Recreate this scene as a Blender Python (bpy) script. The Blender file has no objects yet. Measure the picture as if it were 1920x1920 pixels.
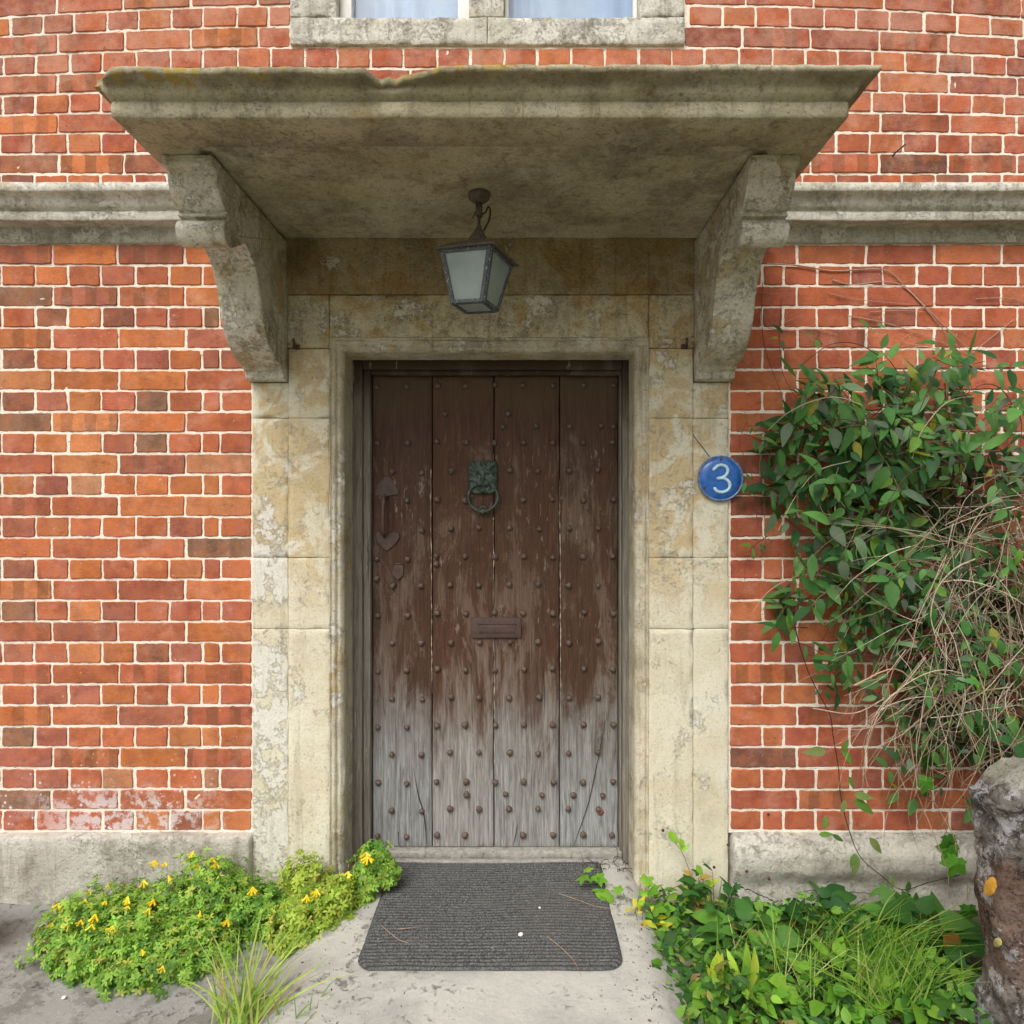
import bpy, math, random
from mathutils import Vector, Matrix, noise
random.seed(7)
S = bpy.context.scene
COL = S.collection
R = math.radians
EYE = 1.36
F = 1277.0
CX, CY = 973.0, 960.0

# ------------------------------------------------------------ camera, sky, sun
cam = bpy.data.cameras.new('camera')
cam_ob = bpy.data.objects.new('camera', cam)
COL.objects.link(cam_ob)
cam_ob.location = (0, -2.4, EYE)
cam_ob.rotation_euler = (R(90), 0, 0)
cam.sensor_width = 36
cam.lens = F / 1920 * 36
cam.shift_x = (960 - CX) / 1920
cam.shift_y = 0.0
cam.clip_start = 0.02
cam.clip_end = 500
S.camera = cam_ob

world = bpy.data.worlds.new('World')
S.world = world
world.use_nodes = True
wt = world.node_tree
bg = wt.nodes['Background']
sky = wt.nodes.new('ShaderNodeTexSky')
sky.sky_type = 'NISHITA'
sky.sun_disc = False
SUN_EL, SUN_AZ = 52, 205          # azimuth measured clockwise from +Y
sky.sun_elevation = R(SUN_EL)
sky.sun_rotation = R(SUN_AZ)
sky.air_density = 1.0
sky.dust_density = 6.0
hs = wt.nodes.new('ShaderNodeHueSaturation')   # a thin overcast: the sky is nearly white
hs.inputs['Saturation'].default_value = 0.30
wt.links.new(sky.outputs[0], hs.inputs['Color'])
wt.links.new(hs.outputs[0], bg.inputs['Color'])
bg.inputs['Strength'].default_value = 0.13

sun = bpy.data.lights.new('sun', 'SUN')
sun.energy = 1.3
sun.angle = R(32)
sun.color = (1.0, 0.985, 0.96)
sun_ob = bpy.data.objects.new('sun', sun)
COL.objects.link(sun_ob)
sd = Vector((math.sin(R(SUN_AZ)) * math.cos(R(SUN_EL)), math.cos(R(SUN_AZ)) * math.cos(R(SUN_EL)), math.sin(R(SUN_EL))))
sun_ob.rotation_euler = sd.to_track_quat('Z', 'Y').to_euler()
sun_ob.location = (0, -5, 6)

S.view_settings.view_transform = 'Standard'
S.view_settings.look = 'None'
S.view_settings.gamma = 1
S.view_settings.exposure = 0.35
S.render.engine = 'CYCLES'
S.cycles.max_bounces = 8
S.cycles.diffuse_bounces = 4

# ------------------------------------------------------------ helpers
def W(px, py, dist):
    """a measured point of the place: metres from a reading at a known distance"""
    return Vector(((px - CX) * dist / F, dist - 2.4, EYE + (CY - py) * dist / F))

def lin(r, g, b):
    f = lambda c: (c / 255 / 12.92) if c / 255 <= .04045 else ((c / 255 + .055) / 1.055) ** 2.4
    return (f(r), f(g), f(b))

def clamp(v, a=0., b=1.):
    return max(a, min(b, v))

def nz(p, s=1., seed=0.):
    return noise.noise(Vector(p) * s + Vector((seed, seed * 1.7, seed * .3)))

class MB:
    def __init__(s):
        s.v = []; s.f = []; s.c = []; s.sm = []; s.cur = (1, 1, 1, 1); s.smooth = True
    def add(s, vs, fs, col=None, sm=None):
        o = len(s.v); s.v.extend(vs)
        col = col or s.cur
        if len(col) == 3: col = (*col, 1)
        sm = s.smooth if sm is None else sm
        for f in fs:
            s.f.append([i + o for i in f]); s.c.append(col); s.sm.append(sm)
    def build(s, name, mat, parent=None, color=False):
        me = bpy.data.meshes.new(name)
        me.from_pydata([tuple(v) for v in s.v], [], s.f)
        me.polygons.foreach_set('use_smooth', s.sm)
        if color:
            a = me.attributes.new('Col', 'FLOAT_COLOR', 'FACE')
            a.data.foreach_set('color', [x for c in s.c for x in c])
        me.materials.append(mat)
        me.update()
        o = bpy.data.objects.new(name, me)
        COL.objects.link(o)
        if parent: o.parent = parent
        return o

def tag(o, label=None, cat=None, group=None, kind=None):
    if label: o['label'] = label
    if cat: o['category'] = cat
    if group: o['group'] = group
    if kind: o['kind'] = kind
    return o

def thing(name, label, cat, loc=(0, 0, 0), group=None):
    o = bpy.data.objects.new(name, None)
    o.empty_display_size = .05
    COL.objects.link(o)
    o.location = loc
    return tag(o, label, cat, group)

def child(mb, name, mat, parent, color=False):
    """part built in world metres, parented to a thing that has a location (chain of parents)"""
    o = mb.build(name, mat, None, color)
    o.parent = parent
    off = Vector((0, 0, 0)); p = parent
    while p: off += Vector(p.location); p = p.parent
    o.data.transform(Matrix.Translation(-off))
    return o

def axis_pts(a, b, r, seg):
    L = b - a
    r = min(r, L * .45)
    n = max(1, int((L - 2 * r) / seg))
    pts = [a, a + r * .3, a + r]
    pts += [a + r + (L - 2 * r) * i / n for i in range(1, n)]
    pts += [b - r, b - r * .3, b]
    return pts

def rough_box(mb, x0, x1, y0, y1, z0, z1, r=.004, seg=.03, amp=.0, sc=20., seed=0., edge=0., fn=None, col=None, ysp=None):
    """block with rounded edges, uneven faces and chipped arrises"""
    xs, ys, zs = axis_pts(x0, x1, r, seg), axis_pts(y0, y1, r, seg if ysp is None else ysp), axis_pts(z0, z1, r, seg)
    lo = Vector((x0, y0, z0)); hi = Vector((x1, y1, z1))
    idx = {}; vs = []; fs = []
    rr = min(r, min(hi - lo) * .45)
    def vid(i, j, k):
        key = (i, j, k)
        if key in idx: return idx[key]
        p = Vector((xs[i], ys[j], zs[k]))
        q = Vector([clamp(p[a], lo[a] + rr, hi[a] - rr) for a in range(3)])
        d = p - q
        near = sum(1 for a in range(3) if abs(d[a]) > rr * .25)
        if d.length > 1e-7:
            p2 = q + d.normalized() * rr
        else: p2 = p
        if amp:
            nv = noise.noise_vector(p * sc + Vector((seed, seed, seed)))
            p2 = p2 + nv * amp
        if edge and near >= 2:
            e = max(0, noise.noise(p * 28 + Vector((seed + 9,) * 3))) ** 1.5
            cdir = (lo + hi) * .5 - p
            dd = Vector([math.copysign(1, cdir[a]) if abs(d[a]) > rr * .25 else 0 for a in range(3)])
            p2 = p2 + dd * e * edge
        if fn: p2 = fn(p2)
        idx[key] = len(vs); vs.append(p2)
        return idx[key]
    X, Y, Z = len(xs) - 1, len(ys) - 1, len(zs) - 1
    for i in range(X):
        for k in range(Z):
            fs.append([vid(i, 0, k), vid(i + 1, 0, k), vid(i + 1, 0, k + 1), vid(i, 0, k + 1)])
            fs.append([vid(i, Y, k), vid(i, Y, k + 1), vid(i + 1, Y, k + 1), vid(i + 1, Y, k)])
        for j in range(Y):
            fs.append([vid(i, j, 0), vid(i, j + 1, 0), vid(i + 1, j + 1, 0), vid(i + 1, j, 0)])
            fs.append([vid(i, j, Z), vid(i + 1, j, Z), vid(i + 1, j + 1, Z), vid(i, j + 1, Z)])
    for j in range(Y):
        for k in range(Z):
            fs.append([vid(0, j, k), vid(0, j, k + 1), vid(0, j + 1, k + 1), vid(0, j + 1, k)])
            fs.append([vid(X, j, k), vid(X, j + 1, k), vid(X, j + 1, k + 1), vid(X, j, k + 1)])
    mb.add(vs, fs, col)

def smooth_path(pts, sub=5):
    pts = [Vector(p) for p in pts]
    if len(pts) < 3: return pts
    P = [pts[0] * 2 - pts[1]] + pts + [pts[-1] * 2 - pts[-2]]
    out = []
    for i in range(1, len(P) - 2):
        a, b, c, d = P[i - 1], P[i], P[i + 1], P[i + 2]
        for k in range(sub):
            t = k / sub
            out.append(.5 * ((2 * b) + (c - a) * t + (2 * a - 5 * b + 4 * c - d) * t * t + (3 * b - a - 3 * c + d) * t ** 3))
    out.append(pts[-1])
    return out

def tube(mb, pts, r0, r1=None, n=6, sub=4, col=None, cap=True):
    r1 = r0 if r1 is None else r1
    path = smooth_path(pts, sub) if sub > 1 else [Vector(p) for p in pts]
    vs = []; fs = []
    m = len(path)
    up = Vector((.13, .4, .9)).normalized()
    for i, p in enumerate(path):
        t = (path[min(i + 1, m - 1)] - path[max(i - 1, 0)])
        if t.length < 1e-9: t = Vector((0, 0, 1))
        t.normalize()
        a = t.cross(up)
        if a.length < .05: a = t.cross(Vector((1, 0, 0)))
        a.normalize(); b = t.cross(a)
        r = r0 + (r1 - r0) * i / max(1, m - 1)
        for k in range(n):
            an = 2 * math.pi * k / n
            vs.append(p + (a * math.cos(an) + b * math.sin(an)) * r)
    for i in range(m - 1):
        for k in range(n):
            k2 = (k + 1) % n
            fs.append([i * n + k, i * n + k2, (i + 1) * n + k2, (i + 1) * n + k])
    if cap:
        fs.append(list(range(n))[::-1]); fs.append([(m - 1) * n + k for k in range(n)])
    mb.add(vs, fs, col)

def lathe(mb, c, prof, n=24, axis='Z', col=None, sx=1., sy=1.):
    """prof: (radius, height) pairs; axis Z up or Y (towards -Y)"""
    vs = []; fs = []
    for r, h in prof:
        for k in range(n):
            a = 2 * math.pi * k / n
            if axis == 'Z': vs.append(Vector(c) + Vector((r * sx * math.cos(a), r * sy * math.sin(a), h)))
            else: vs.append(Vector(c) + Vector((r * sx * math.cos(a), -h, r * sy * math.sin(a))))
    m = len(prof)
    for i in range(m - 1):
        for k in range(n):
            k2 = (k + 1) % n
            fs.append([i * n + k, i * n + k2, (i + 1) * n + k2, (i + 1) * n + k])
    fs.append(list(range(n))[::-1]); fs.append([(m - 1) * n + k for k in range(n)])
    mb.add(vs, fs, col)

def prism(mb, poly, y0, y1, bev=.0, col=None):
    """outline in xz, front at y0 (towards camera), back at y1, bevelled front edge"""
    n = len(poly)
    c = Vector((sum(p[0] for p in poly) / n, sum(p[1] for p in poly) / n))
    ins = []
    for i in range(n):
        a = Vector(poly[i - 1]); b = Vector(poly[i]); d = Vector(poly[(i + 1) % n])
        t = (d - a).normalized(); nn = Vector((-t.y, t.x))
        if nn.dot(c - b) < 0: nn = -nn
        ins.append(b + nn * bev)
    vs = [Vector((p[0], y1, p[1])) for p in poly] + [Vector((p[0], y0 + bev, p[1])) for p in poly] + [Vector((p[0], y0, p[1])) for p in ins]
    fs = []
    for i in range(n):
        j = (i + 1) % n
        fs.append([i, j, n + j, n + i]); fs.append([n + i, n + j, 2 * n + j, 2 * n + i])
    fs.append([2 * n + i for i in range(n)])
    fs.append(list(range(n))[::-1])
    mb.add(vs, fs, col, False)

# ------------------------------------------------------------ shader writing
class NT:
    def __init__(s, name, rough=.9):
        s.m = bpy.data.materials.new(name); s.m.use_nodes = True
        s.t = s.m.node_tree; s.b = s.t.nodes['Principled BSDF']
        s.b.inputs['Roughness'].default_value = rough
        g = s.t.nodes.new('ShaderNodeNewGeometry'); s.P = g.outputs['Position']
        sp = s.t.nodes.new('ShaderNodeSeparateXYZ'); s.t.links.new(s.P, sp.inputs[0])
        s.X, s.Y, s.Z = sp.outputs
        s.N = g.outputs['Normal']
    def put(s, sock, v):
        if isinstance(v, bpy.types.NodeSocket): s.t.links.new(v, sock)
        elif v is not None:
            if sock.type == 'RGBA' and not hasattr(v, '__len__'): v = (v, v, v)
            if sock.type == 'RGBA' and len(v) == 3: v = (*v, 1)
            sock.default_value = v
    def vec(s, sc=(1, 1, 1), loc=(0, 0, 0), src=None):
        n = s.t.nodes.new('ShaderNodeMapping'); s.put(n.inputs['Vector'], src or s.P)
        n.inputs['Scale'].default_value = sc; n.inputs['Location'].default_value = loc
        return n.outputs[0]
    def noise(s, scale, detail=5, rough=.6, vec=None, dist=0., off=0., color=False):
        n = s.t.nodes.new('ShaderNodeTexNoise')
        v = vec or s.P
        if off: v = s.vec((1, 1, 1), (off, off * 1.3, off * .7), v)
        s.put(n.inputs['Vector'], v)
        n.inputs['Scale'].default_value = scale; n.inputs['Detail'].default_value = detail
        n.inputs['Roughness'].default_value = rough; n.inputs['Distortion'].default_value = dist
        return n.outputs['Color' if color else 'Fac']
    def vor(s, scale, vec=None, feature='F1', rnd=1.):
        n = s.t.nodes.new('ShaderNodeTexVoronoi'); n.feature = feature
        s.put(n.inputs['Vector'], vec or s.P); n.inputs['Scale'].default_value = scale
        n.inputs['Randomness'].default_value = rnd
        return n.outputs['Distance']
    def m_(s, op, a, b=None, c=None, cl=False):
        n = s.t.nodes.new('ShaderNodeMath'); n.operation = op; n.use_clamp = cl
        s.put(n.inputs[0], a); s.put(n.inputs[1], b)
        if c is not None: s.put(n.inputs[2], c)
        return n.outputs[0]
    def step(s, v, a, b, lo=0., hi=1., smooth=True):
        n = s.t.nodes.new('ShaderNodeMapRange'); n.clamp = True
        if smooth: n.interpolation_type = 'SMOOTHSTEP'
        s.put(n.inputs[0], v); s.put(n.inputs[1], a); s.put(n.inputs[2], b)
        s.put(n.inputs[3], lo); s.put(n.inputs[4], hi)
        return n.outputs[0]
    def mix(s, f, a, b, mode='MIX'):
        n = s.t.nodes.new('ShaderNodeMix'); n.data_type = 'RGBA'; n.blend_type = mode
        s.put(n.inputs[0], f); s.put(n.inputs[6], a); s.put(n.inputs[7], b)
        return n.outputs[2]
    def attr(s, name='Col'):
        n = s.t.nodes.new('ShaderNodeAttribute'); n.attribute_name = name
        return n.outputs['Color'], n.outputs['Alpha']
    def bump(s, h, strength=.5, dist=.003, prev=None):
        n = s.t.nodes.new('ShaderNodeBump'); s.put(n.inputs['Height'], h)
        n.inputs['Strength'].default_value = strength; n.inputs['Distance'].default_value = dist
        if prev: s.t.links.new(prev, n.inputs['Normal'])
        return n.outputs[0]
    def out(s, col=None, rough=None, normal=None, metal=None, spec=None):
        s.put(s.b.inputs['Base Color'], col)
        if rough is not None: s.put(s.b.inputs['Roughness'], rough)
        if normal is not None: s.put(s.b.inputs['Normal'], normal)
        if metal is not None: s.put(s.b.inputs['Metallic'], metal)
        if spec is not None: s.put(s.b.inputs['Specular IOR Level'], spec)
        return s.m

def mat_brick():
    n = NT('brick', .92)
    col, a = n.attr()
    # dark kiln bands across some stretchers
    wob = n.noise(9, 2)
    bands = n.m_('SINE', n.m_('ADD', n.m_('MULTIPLY', n.X, 72.), n.m_('MULTIPLY', n.Z, 400.)))
    bandx = n.step(n.m_('ADD', n.m_('SINE', n.m_('MULTIPLY', n.X, 74.)), n.m_('MULTIPLY', n.m_('SUBTRACT', wob, .5), 1.5)), -.1, .2)
    c = n.mix(n.m_('MULTIPLY', bandx, n.m_('MULTIPLY', a, .62)), col, lin(112, 84, 60))
    big = n.step(n.noise(14, 6, .65, off=3), .38, .72)
    c = n.mix(n.m_('MULTIPLY', big, .5), c, n.mix(1., c, lin(150, 128, 120), 'MULTIPLY'))
    # each brick fired unevenly: orange bloom, mauve skin, burnt spots
    c = n.mix(n.step(n.noise(17, 5, .6, off=51), .42, .70, 0., .55), c, n.mix(.5, c, lin(216, 124, 62)))
    c = n.mix(n.step(n.noise(21, 6, .65, off=61), .46, .66, 0., .55), c, n.mix(.55, c, lin(160, 106, 98)))
    c = n.mix(n.step(n.noise(26, 6, .7, off=71), .60, .74, 0., .55), c, lin(120, 92, 74))
    # horizontal creases
    cr = n.noise(1., 7, .7, n.vec((60, 60, 320)), 1.2)
    c = n.mix(n.step(cr, .56, .70, 0., .75), c, n.mix(1., c, lin(140, 120, 112), 'MULTIPLY'))
    fine = n.noise(260, 3, .7)
    c = n.mix(n.step(fine, .35, .65, 0., .5), c, n.mix(1., c, lin(255, 225, 205), 'MULTIPLY'))
    # dust bloom; extra paleness up high paints haze into the brick colour
    bl = n.step(n.m_('ADD', n.noise(7, 9, .78, off=11), n.step(n.Z, EYE + 1.0, EYE + 1.6, 0., .10)), .50, .72, 0., .42)
    c = n.mix(bl, c, lin(212, 168, 146))
    sm = n.step(n.noise(6, 9, .8, n.vec((1, 1, 2.2)), off=91), .58, .70, 0., .5)
    c = n.mix(sm, c, n.mix(1., c, lin(150, 138, 132), 'MULTIPLY'))
    # pale specks
    sp = n.step(n.noise(95, 2, .5, off=5), .735, .765)
    c = n.mix(n.m_('MULTIPLY', sp, .6), c, lin(215, 195, 175))
    dk = n.step(n.noise(70, 3, .6, off=8), .70, .74)
    c = n.mix(n.m_('MULTIPLY', dk, .7), c, lin(70, 48, 42))
    # lichen and lime bloom low on the left
    reg = n.m_('MULTIPLY', n.step(n.Z, EYE - .80, EYE - 1.02), n.step(n.X, -.95, -1.25))
    reg2 = n.m_('MULTIPLY', reg, n.step(n.X, -1.85, -1.5))
    v = n.vor(42, n.vec((1, .2, 1)))
    spots = n.step(n.m_('ADD', v, n.m_('MULTIPLY', n.noise(80, 3), .2)), .32, .28)
    area = n.step(n.noise(7, 3, .6, off=21), .46, .58)
    c = n.mix(n.m_('MULTIPLY', n.m_('MULTIPLY', spots, area), n.m_('MULTIPLY', reg, .9)), c, lin(226, 218, 220))
    smear = n.step(n.noise(24, 9, .72, off=2), .48, .56)
    c = n.mix(n.m_('MULTIPLY', n.m_('MULTIPLY', smear, n.step(n.Z, EYE - .92, EYE - 1.04)), n.m_('MULTIPLY', reg2, .85)), c, lin(216, 202, 200))
    h = n.m_('ADD', n.m_('MULTIPLY', cr, -.8), n.m_('ADD', n.noise(55, 7, .75), n.m_('MULTIPLY', fine, .4)))
    return n.out(c, .93, n.bump(h, 1., .0028), spec=.12)

def mat_mortar():
    n = NT('mortar', .95)
    c = n.mix(n.noise(6, 5), lin(232, 218, 198), lin(246, 237, 222))
    c = n.mix(n.step(n.noise(30, 6, .7), .55, .72, 0., .5), c, lin(200, 176, 156))
    c = n.mix(n.step(n.noise(1, 6, .75, n.vec((55, 1, 260)), .6, 4), .585, .64, 0., .85), c, lin(84, 62, 54))
    h = n.noise(120, 5, .7)
    return n.out(c, .95, n.bump(h, 1., .003), spec=.1)

def mat_stone(name, base, light, ochre, dark, ochre_lo=.5, white_lo=.55, dirt=.3, white_amt=.9, zwhite=None, bumpy=1., lich=None, sc=1., dirtlo=.45, streak=False, ozone=None, grit=1., wsoft=.014, wx=None):
    n = NT(name, .93)
    warp = n.vec((1, 1, 1), (0, 0, 0))
    c = n.mix(n.step(n.noise(4 * sc, 6, .6), .35, .65), base, light)
    oc = n.step(n.noise(7 * sc, 7, .62, off=5, dist=.6), ochre_lo, ochre_lo + .1)
    if ozone: oc = n.m_('MULTIPLY', oc, n.step(n.m_('ADD', n.Z, n.m_('MULTIPLY', n.noise(5, 4, off=8), .3)), EYE + ozone[0] + .15, EYE + ozone[1] + .15, ozone[2], 1.))
    c = n.mix(n.m_('MULTIPLY', oc, .85), c, n.mix(n.noise(18, 4), ochre, n.mix(.5, ochre, light)))
    d = n.step(n.noise(5 * sc, 9, .74, n.vec((1, 1, .35)) if streak else None, off=13), dirtlo, dirtlo + .2)
    c = n.mix(n.m_('MULTIPLY', d, dirt), c, dark)
    wn = n.noise(6.5 * sc, 12, .78, off=31)
    if zwhite:
        wn = n.m_('ADD', wn, n.step(n.Z, EYE + zwhite[0], EYE + zwhite[1], 0., zwhite[2]))
    if wx: wn = n.m_('ADD', wn, n.m_('MULTIPLY', n.step(n.X, wx[0], wx[0] - .01), n.m_('MULTIPLY', n.step(n.Z, EYE + .35, EYE - .1), wx[1])))
    w = n.step(wn, white_lo, white_lo + wsoft)
    # limewash coat with a grubby broken edge
    rim = n.m_('MULTIPLY', n.step(wn, white_lo - .03, white_lo), n.step(wn, white_lo + .012, white_lo + .002))
    c = n.mix(n.m_('MULTIPLY', w, white_amt), c, n.mix(n.noise(40, 3), lin(238, 235, 225), lin(216, 211, 198)))
    c = n.mix(n.m_('MULTIPLY', rim, .45 * white_amt * grit), c, n.mix(1., c, lin(150, 132, 108), 'MULTIPLY'))
    # curled flakes
    fz = n.noise(34 * sc, 8, .72, n.vec((1, 1, 1.3)), .7, 19)
    zone = n.step(n.noise(4.5, 4, .6, off=23), .44, .60)
    if ozone: zone = n.m_('MULTIPLY', zone, n.step(n.Z, EYE + ozone[0], EYE + ozone[1]))
    fk = n.m_('MULTIPLY', n.m_('MULTIPLY', n.step(fz, .555, .575), n.step(fz, .62, .60)), zone)
    fd = n.m_('MULTIPLY', n.m_('MULTIPLY', n.step(fz, .535, .55), n.step(fz, .57, .555)), zone)
    c = n.mix(n.m_('MULTIPLY', fk, .55 * white_amt), c, lin(230, 226, 212))
    c = n.mix(n.m_('MULTIPLY', fd, .5 * grit), c, dark)
    # open grain, pits and vertical drip marks
    fl = n.noise(100 * sc, 6, .8, n.vec((1, 1, 1.4)), off=2)
    c = n.mix(n.step(fl, .50, .64, 0., .5 * grit), c, n.mix(1., c, lin(170, 158, 138), 'MULTIPLY'))
    c = n.mix(n.step(fl, .46, .34, 0., .3), c, n.mix(.5, c, lin(236, 230, 212)))
    dp = n.noise(1, 5, .6, n.vec((34, 34, 3.5)), .3, 43)
    c = n.mix(n.step(dp, .54, .68, 0., .38 * grit), c, n.mix(1., c, lin(158, 146, 124), 'MULTIPLY'))
    pt = n.step(n.noise(120, 3, .6, off=7), .655, .69)
    c = n.mix(n.m_('MULTIPLY', pt, .65 * grit), c, dark)
    if name == 'canopy_stone':
        lip = n.m_('MULTIPLY', n.step(n.Z, EYE + .998, EYE + 1.016), n.step(n.Z, EYE + 1.036, EYE + 1.026))
        c = n.mix(n.m_('MULTIPLY', lip, n.step(n.noise(6, 7, .7, n.vec((1, 1, .4)), off=77), .35, .6, .1, .6)), c, dark)
    if lich:
        ll = n.m_('MULTIPLY', n.step(n.noise(20, 6, .7, off=41), .53, .58), lich[1])
        if len(lich) > 2: ll = n.m_('MULTIPLY', ll, n.step(n.m_('ADD', n.Z, n.m_('MULTIPLY', n.X, -.03)), lich[2], lich[3]))
        c = n.mix(ll, c, lich[0])
    h = n.m_('ADD', n.m_('MULTIPLY', w, .30), n.m_('ADD', n.m_('MULTIPLY', n.noise(30, 10, .78), 1.), n.m_('MULTIPLY', fl, -.6)))
    h = n.m_('ADD', h, n.m_('ADD', n.m_('MULTIPLY', fk, .25), n.m_('MULTIPLY', pt, -.4)))
    return n.out(c, .93, n.bump(h, 1., .0042 * bumpy), spec=.15)

M = {}
M['brick'] = mat_brick()
M['mortar'] = mat_mortar()
CREAM, PALE, OCH, DIRT = lin(206, 194, 160), lin(224, 216, 190), lin(190, 158, 98), lin(104, 92, 72)
M['jamb'] = mat_stone('jamb_stone', lin(219, 210, 182), lin(230, 224, 203), lin(198, 168, 108), lin(158, 146, 120), ochre_lo=.45, white_lo=.585, dirt=.34, dirtlo=.52, white_amt=.8, ozone=(-.42, -.12, .10), grit=.55, wsoft=.02, wx=(-.806, .11), bumpy=1.2)
M['arch'] = mat_stone('architrave_stone', lin(196, 186, 158), lin(214, 207, 186), lin(180, 152, 98), lin(122, 110, 88), ochre_lo=.52, white_lo=.57, dirt=.5, dirtlo=.47, white_amt=.7, grit=1., sc=1.3)
M['lintel'] = mat_stone('lintel_stone', lin(200, 188, 156), lin(214, 205, 178), lin(178, 146, 88), lin(112, 100, 76), ochre_lo=.50, white_lo=.55, dirt=.5, dirtlo=.47, white_amt=.6)
M['bracket'] = mat_stone('bracket_stone', lin(200, 193, 168), lin(220, 216, 200), lin(180, 158, 106), lin(112, 98, 72), ochre_lo=.50, white_lo=.505, dirt=.5, dirtlo=.49, white_amt=.62)
M['canopy'] = mat_stone('canopy_stone', lin(178, 168, 138), lin(198, 190, 164), lin(160, 138, 90), lin(110, 98, 72), ochre_lo=.58, white_lo=.70, dirt=.5, dirtlo=.44, white_amt=.55, lich=(lin(176, 150, 70), .85, EYE + 1.018, EYE + 1.038))
M['frieze'] = mat_stone('frieze_stone', lin(160, 142, 106), lin(176, 162, 130), lin(148, 118, 68), lin(100, 84, 56), ochre_lo=.48, white_lo=.60, dirt=.6, dirtlo=.44, white_amt=.55)
M['string'] = mat_stone('string_stone', lin(200, 195, 178), lin(222, 219, 206), lin(176, 156, 118), lin(120, 108, 90), ochre_lo=.60, white_lo=.55, dirt=.6, dirtlo=.46, white_amt=.6)
M['plinth'] = mat_stone('plinth_stone', lin(206, 200, 186), lin(220, 216, 204), lin(198, 180, 140), lin(132, 122, 106), ochre_lo=.60, white_lo=.585, dirt=.6, dirtlo=.48, white_amt=.6, bumpy=2.2, grit=.8)
M['winstone'] = mat_stone('window_stone', lin(208, 204, 188), lin(222, 219, 206), lin(200, 178, 128), lin(134, 124, 122), ochre_lo=.64, white_lo=.53, dirt=.75, dirtlo=.47, white_amt=.7, bumpy=1.3)

def mat_ground():
    n = NT('concrete_ground', .95)
    c = n.mix(n.noise(3, 6), lin(128, 127, 123), lin(164, 162, 156))
    c = n.mix(n.step(n.noise(9, 9, .75, off=4), .49, .60, 0., .7), c, lin(108, 104, 97))
    slab = n.m_('MULTIPLY', n.step(n.m_('ADD', n.X, n.m_('MULTIPLY', n.noise(6, 4), .2)), -.62, -.5), n.step(n.m_('ADD', n.X, n.m_('MULTIPLY', n.noise(6, 4), .2)), .62, .42))
    c = n.mix(n.m_('MULTIPLY', slab, n.step(n.noise(5, 6, .6, off=9), .3, .6, .35, .9)), c, lin(190, 187, 178))
    pit = n.m_('ADD', n.m_('MULTIPLY', n.noise(30, 8, .78, off=2), .75), n.m_('MULTIPLY', n.noise(5, 4, off=6), .25))
    c = n.mix(n.step(pit, .575, .66, 0., .45), c, lin(100, 95, 86))
    soil = n.m_('MULTIPLY', n.step(n.m_('ADD', n.X, n.m_('MULTIPLY', n.noise(7, 5), .25)), .62, .74), n.step(n.X, 6, 4))
    c = n.mix(soil, c, n.mix(n.noise(20, 6), lin(70, 62, 48), lin(104, 94, 74)))
    far = n.step(n.Y, -2.6, -4.)
    c = n.mix(far, c, n.mix(n.noise(1.5, 6), lin(96, 104, 62), lin(120, 112, 84)))
    c = n.mix(n.step(n.noise(150, 2, .5), .70, .74, 0., .7), c, lin(214, 208, 196))
    h = n.m_('ADD', n.noise(30, 8, .7), n.m_('MULTIPLY', n.step(pit, .55, .68), -.7))
    return n.out(c, .95, n.bump(h, 1., .006), spec=.15)
M['ground'] = mat_ground()

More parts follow.
